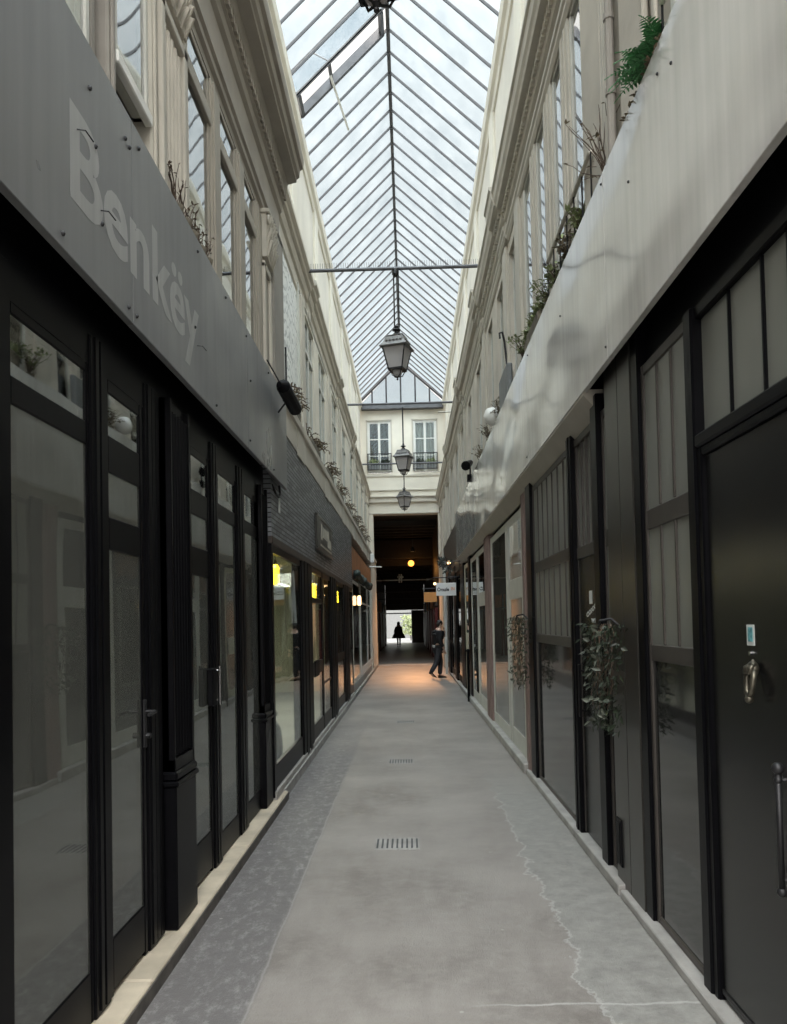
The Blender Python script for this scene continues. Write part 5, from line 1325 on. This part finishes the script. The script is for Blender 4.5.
# seated figure glimpsed through the clear left window
ps = thing('person', (-1.95, 8.45, .1), 'dark haired person in pale top inside the clear left shop window', 'person')
V = [(0, 0, .50), (0, 0, .75), (0, .02, .98), (0, .02, 1.10), (.03, 0, 1.20), (.05, 0, 1.30), (.02, .18, 1.05), (.12, .22, .80), (.30, .16, .72), (.02, -.18, 1.05), (.12, -.22, .80), (.30, -.16, .72),
     (.08, .10, .50), (.45, .12, .50), (.47, .12, .09), (.58, .12, .04), (.08, -.10, .50), (.45, -.12, .50), (.47, -.12, .09), (.58, -.12, .04)]
skinned('body', V, Ed, [.14, .12, .15, .09, .05, .085, .06, .045, .035, .06, .045, .035, .09, .07, .045, .035, .09, .07, .045, .035], 'skin', ps)
Vc = V[0:4] + V[6:8] + V[9:11]
skinned('pale_top', Vc, [(0, 1), (1, 2), (2, 3), (3, 4), (4, 5), (3, 6), (6, 7)], [.165, .15, .175, .11, .08, .06, .08, .06], 'shirt', ps)
skinned('trousers', [V[0], V[12], V[13], V[14], V[16], V[17], V[18]], [(0, 1), (1, 2), (2, 3), (0, 4), (4, 5), (5, 6)], [.15, .115, .09, .07, .115, .09, .07], 'trousers', ps)
loc_build(MB().ball((.03, 0, 1.34), .105, 12, 8, (1, .9, .95)).ball((-.02, 0, 1.27), .09, 10, 6), 'hair', 'hair', ps)
t = thing('stool', (-1.93, 8.45, .1), 'low black stool beneath the seated person in clear shop window', 'stool')
MB().lathe([(.16, .36), (.18, .38), (.18, .42), (.15, .44)], 16, (-1.95, 8.45, .0)).build('seat', 'blackmatt', t)
for k in range(4): MB().tube([(-1.95 + .1 * math.cos(k * PI / 2 + .7), 8.45 + .1 * math.sin(k * PI / 2 + .7), .37), (-1.95 + .17 * math.cos(k * PI / 2 + .7), 8.45 + .17 * math.sin(k * PI / 2 + .7), .10)], .014, 6).build('leg', 'chrome', t)

# the black left shopfront stands a little back on its step
for o in list(bpy.data.objects):
    if o.parent is None and o.location.x < -1.2 and o.location.y < 7.24 and o.name.split('.')[0] in ('glazed_entrance', 'shop_window', 'shopfront_post', 'shop_pilaster'):
        o.location.x -= .03
        if not (o.name.startswith('shop_pilaster') and o.location.y > 6):
            o.location.y *= 1.023; o.scale = (1, 1.023, 1)

# ------------------------------------------------------------------ world
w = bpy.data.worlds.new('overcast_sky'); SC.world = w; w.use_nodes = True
nt = w.node_tree
for n in list(nt.nodes): nt.nodes.remove(n)
N = nt.nodes.new; L = nt.links.new
out = N('ShaderNodeOutputWorld'); bg = N('ShaderNodeBackground')
tc = N('ShaderNodeTexCoord'); sp = N('ShaderNodeSeparateXYZ'); L(tc.outputs['Generated'], sp.inputs[0])
cl = N('ShaderNodeTexNoise'); cl.inputs['Scale'].default_value = 2.5; cl.inputs['Detail'].default_value = 5; L(tc.outputs['Generated'], cl.inputs['Vector'])
# sky lobe added out of view, high behind the photographer, to brighten the passage
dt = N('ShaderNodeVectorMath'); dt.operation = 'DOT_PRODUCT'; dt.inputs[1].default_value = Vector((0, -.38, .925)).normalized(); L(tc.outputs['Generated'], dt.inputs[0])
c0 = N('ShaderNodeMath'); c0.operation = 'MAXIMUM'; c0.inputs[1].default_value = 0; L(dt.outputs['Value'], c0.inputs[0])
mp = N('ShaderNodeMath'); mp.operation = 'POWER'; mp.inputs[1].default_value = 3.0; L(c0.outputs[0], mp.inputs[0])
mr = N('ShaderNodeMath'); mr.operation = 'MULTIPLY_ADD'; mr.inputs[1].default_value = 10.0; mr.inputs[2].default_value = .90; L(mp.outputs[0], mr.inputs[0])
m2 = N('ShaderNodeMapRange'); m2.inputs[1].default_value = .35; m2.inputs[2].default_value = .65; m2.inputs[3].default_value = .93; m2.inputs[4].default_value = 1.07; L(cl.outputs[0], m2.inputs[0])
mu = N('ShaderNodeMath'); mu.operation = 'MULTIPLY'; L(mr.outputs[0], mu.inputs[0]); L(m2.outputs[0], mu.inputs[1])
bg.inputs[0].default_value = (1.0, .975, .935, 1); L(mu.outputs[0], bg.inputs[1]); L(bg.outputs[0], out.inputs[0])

# ------------------------------------------------------------------ camera
F = 780.0
R = Matrix.Rotation(0.019874042761659744, 3, 'Z') @ Matrix.Rotation(PI / 2 + math.radians(1.7), 3, 'X') @ Matrix.Rotation(math.radians(-1.22), 3, 'Z')
cam = bpy.data.cameras.new('camera'); co = bpy.data.objects.new('camera', cam); COL.objects.link(co)
co.matrix_world = Matrix.Translation((0, 0, 1.7)) @ R.to_4x4()
cam.sensor_fit = 'VERTICAL'; cam.sensor_height = 36; cam.sensor_width = 36 * 787 / 1024; cam.lens = F / 1024 * 36; cam.shift_y = 0.0846539364314367
cam.clip_start = .05; cam.clip_end = 300
SC.camera = co
SC.view_settings.view_transform = 'Standard'; SC.view_settings.look = 'None'; SC.view_settings.gamma = 1; SC.view_settings.exposure = 0.42
SC.view_settings.use_curve_mapping = False
cy = SC.cycles
cy.max_bounces = 14; cy.diffuse_bounces = 8; cy.glossy_bounces = 5; cy.transparent_max_bounces = 24; cy.transmission_bounces = 8
cy.sample_clamp_indirect = 6; cy.caustics_reflective = False; cy.caustics_refractive = False
cy.use_denoising = True
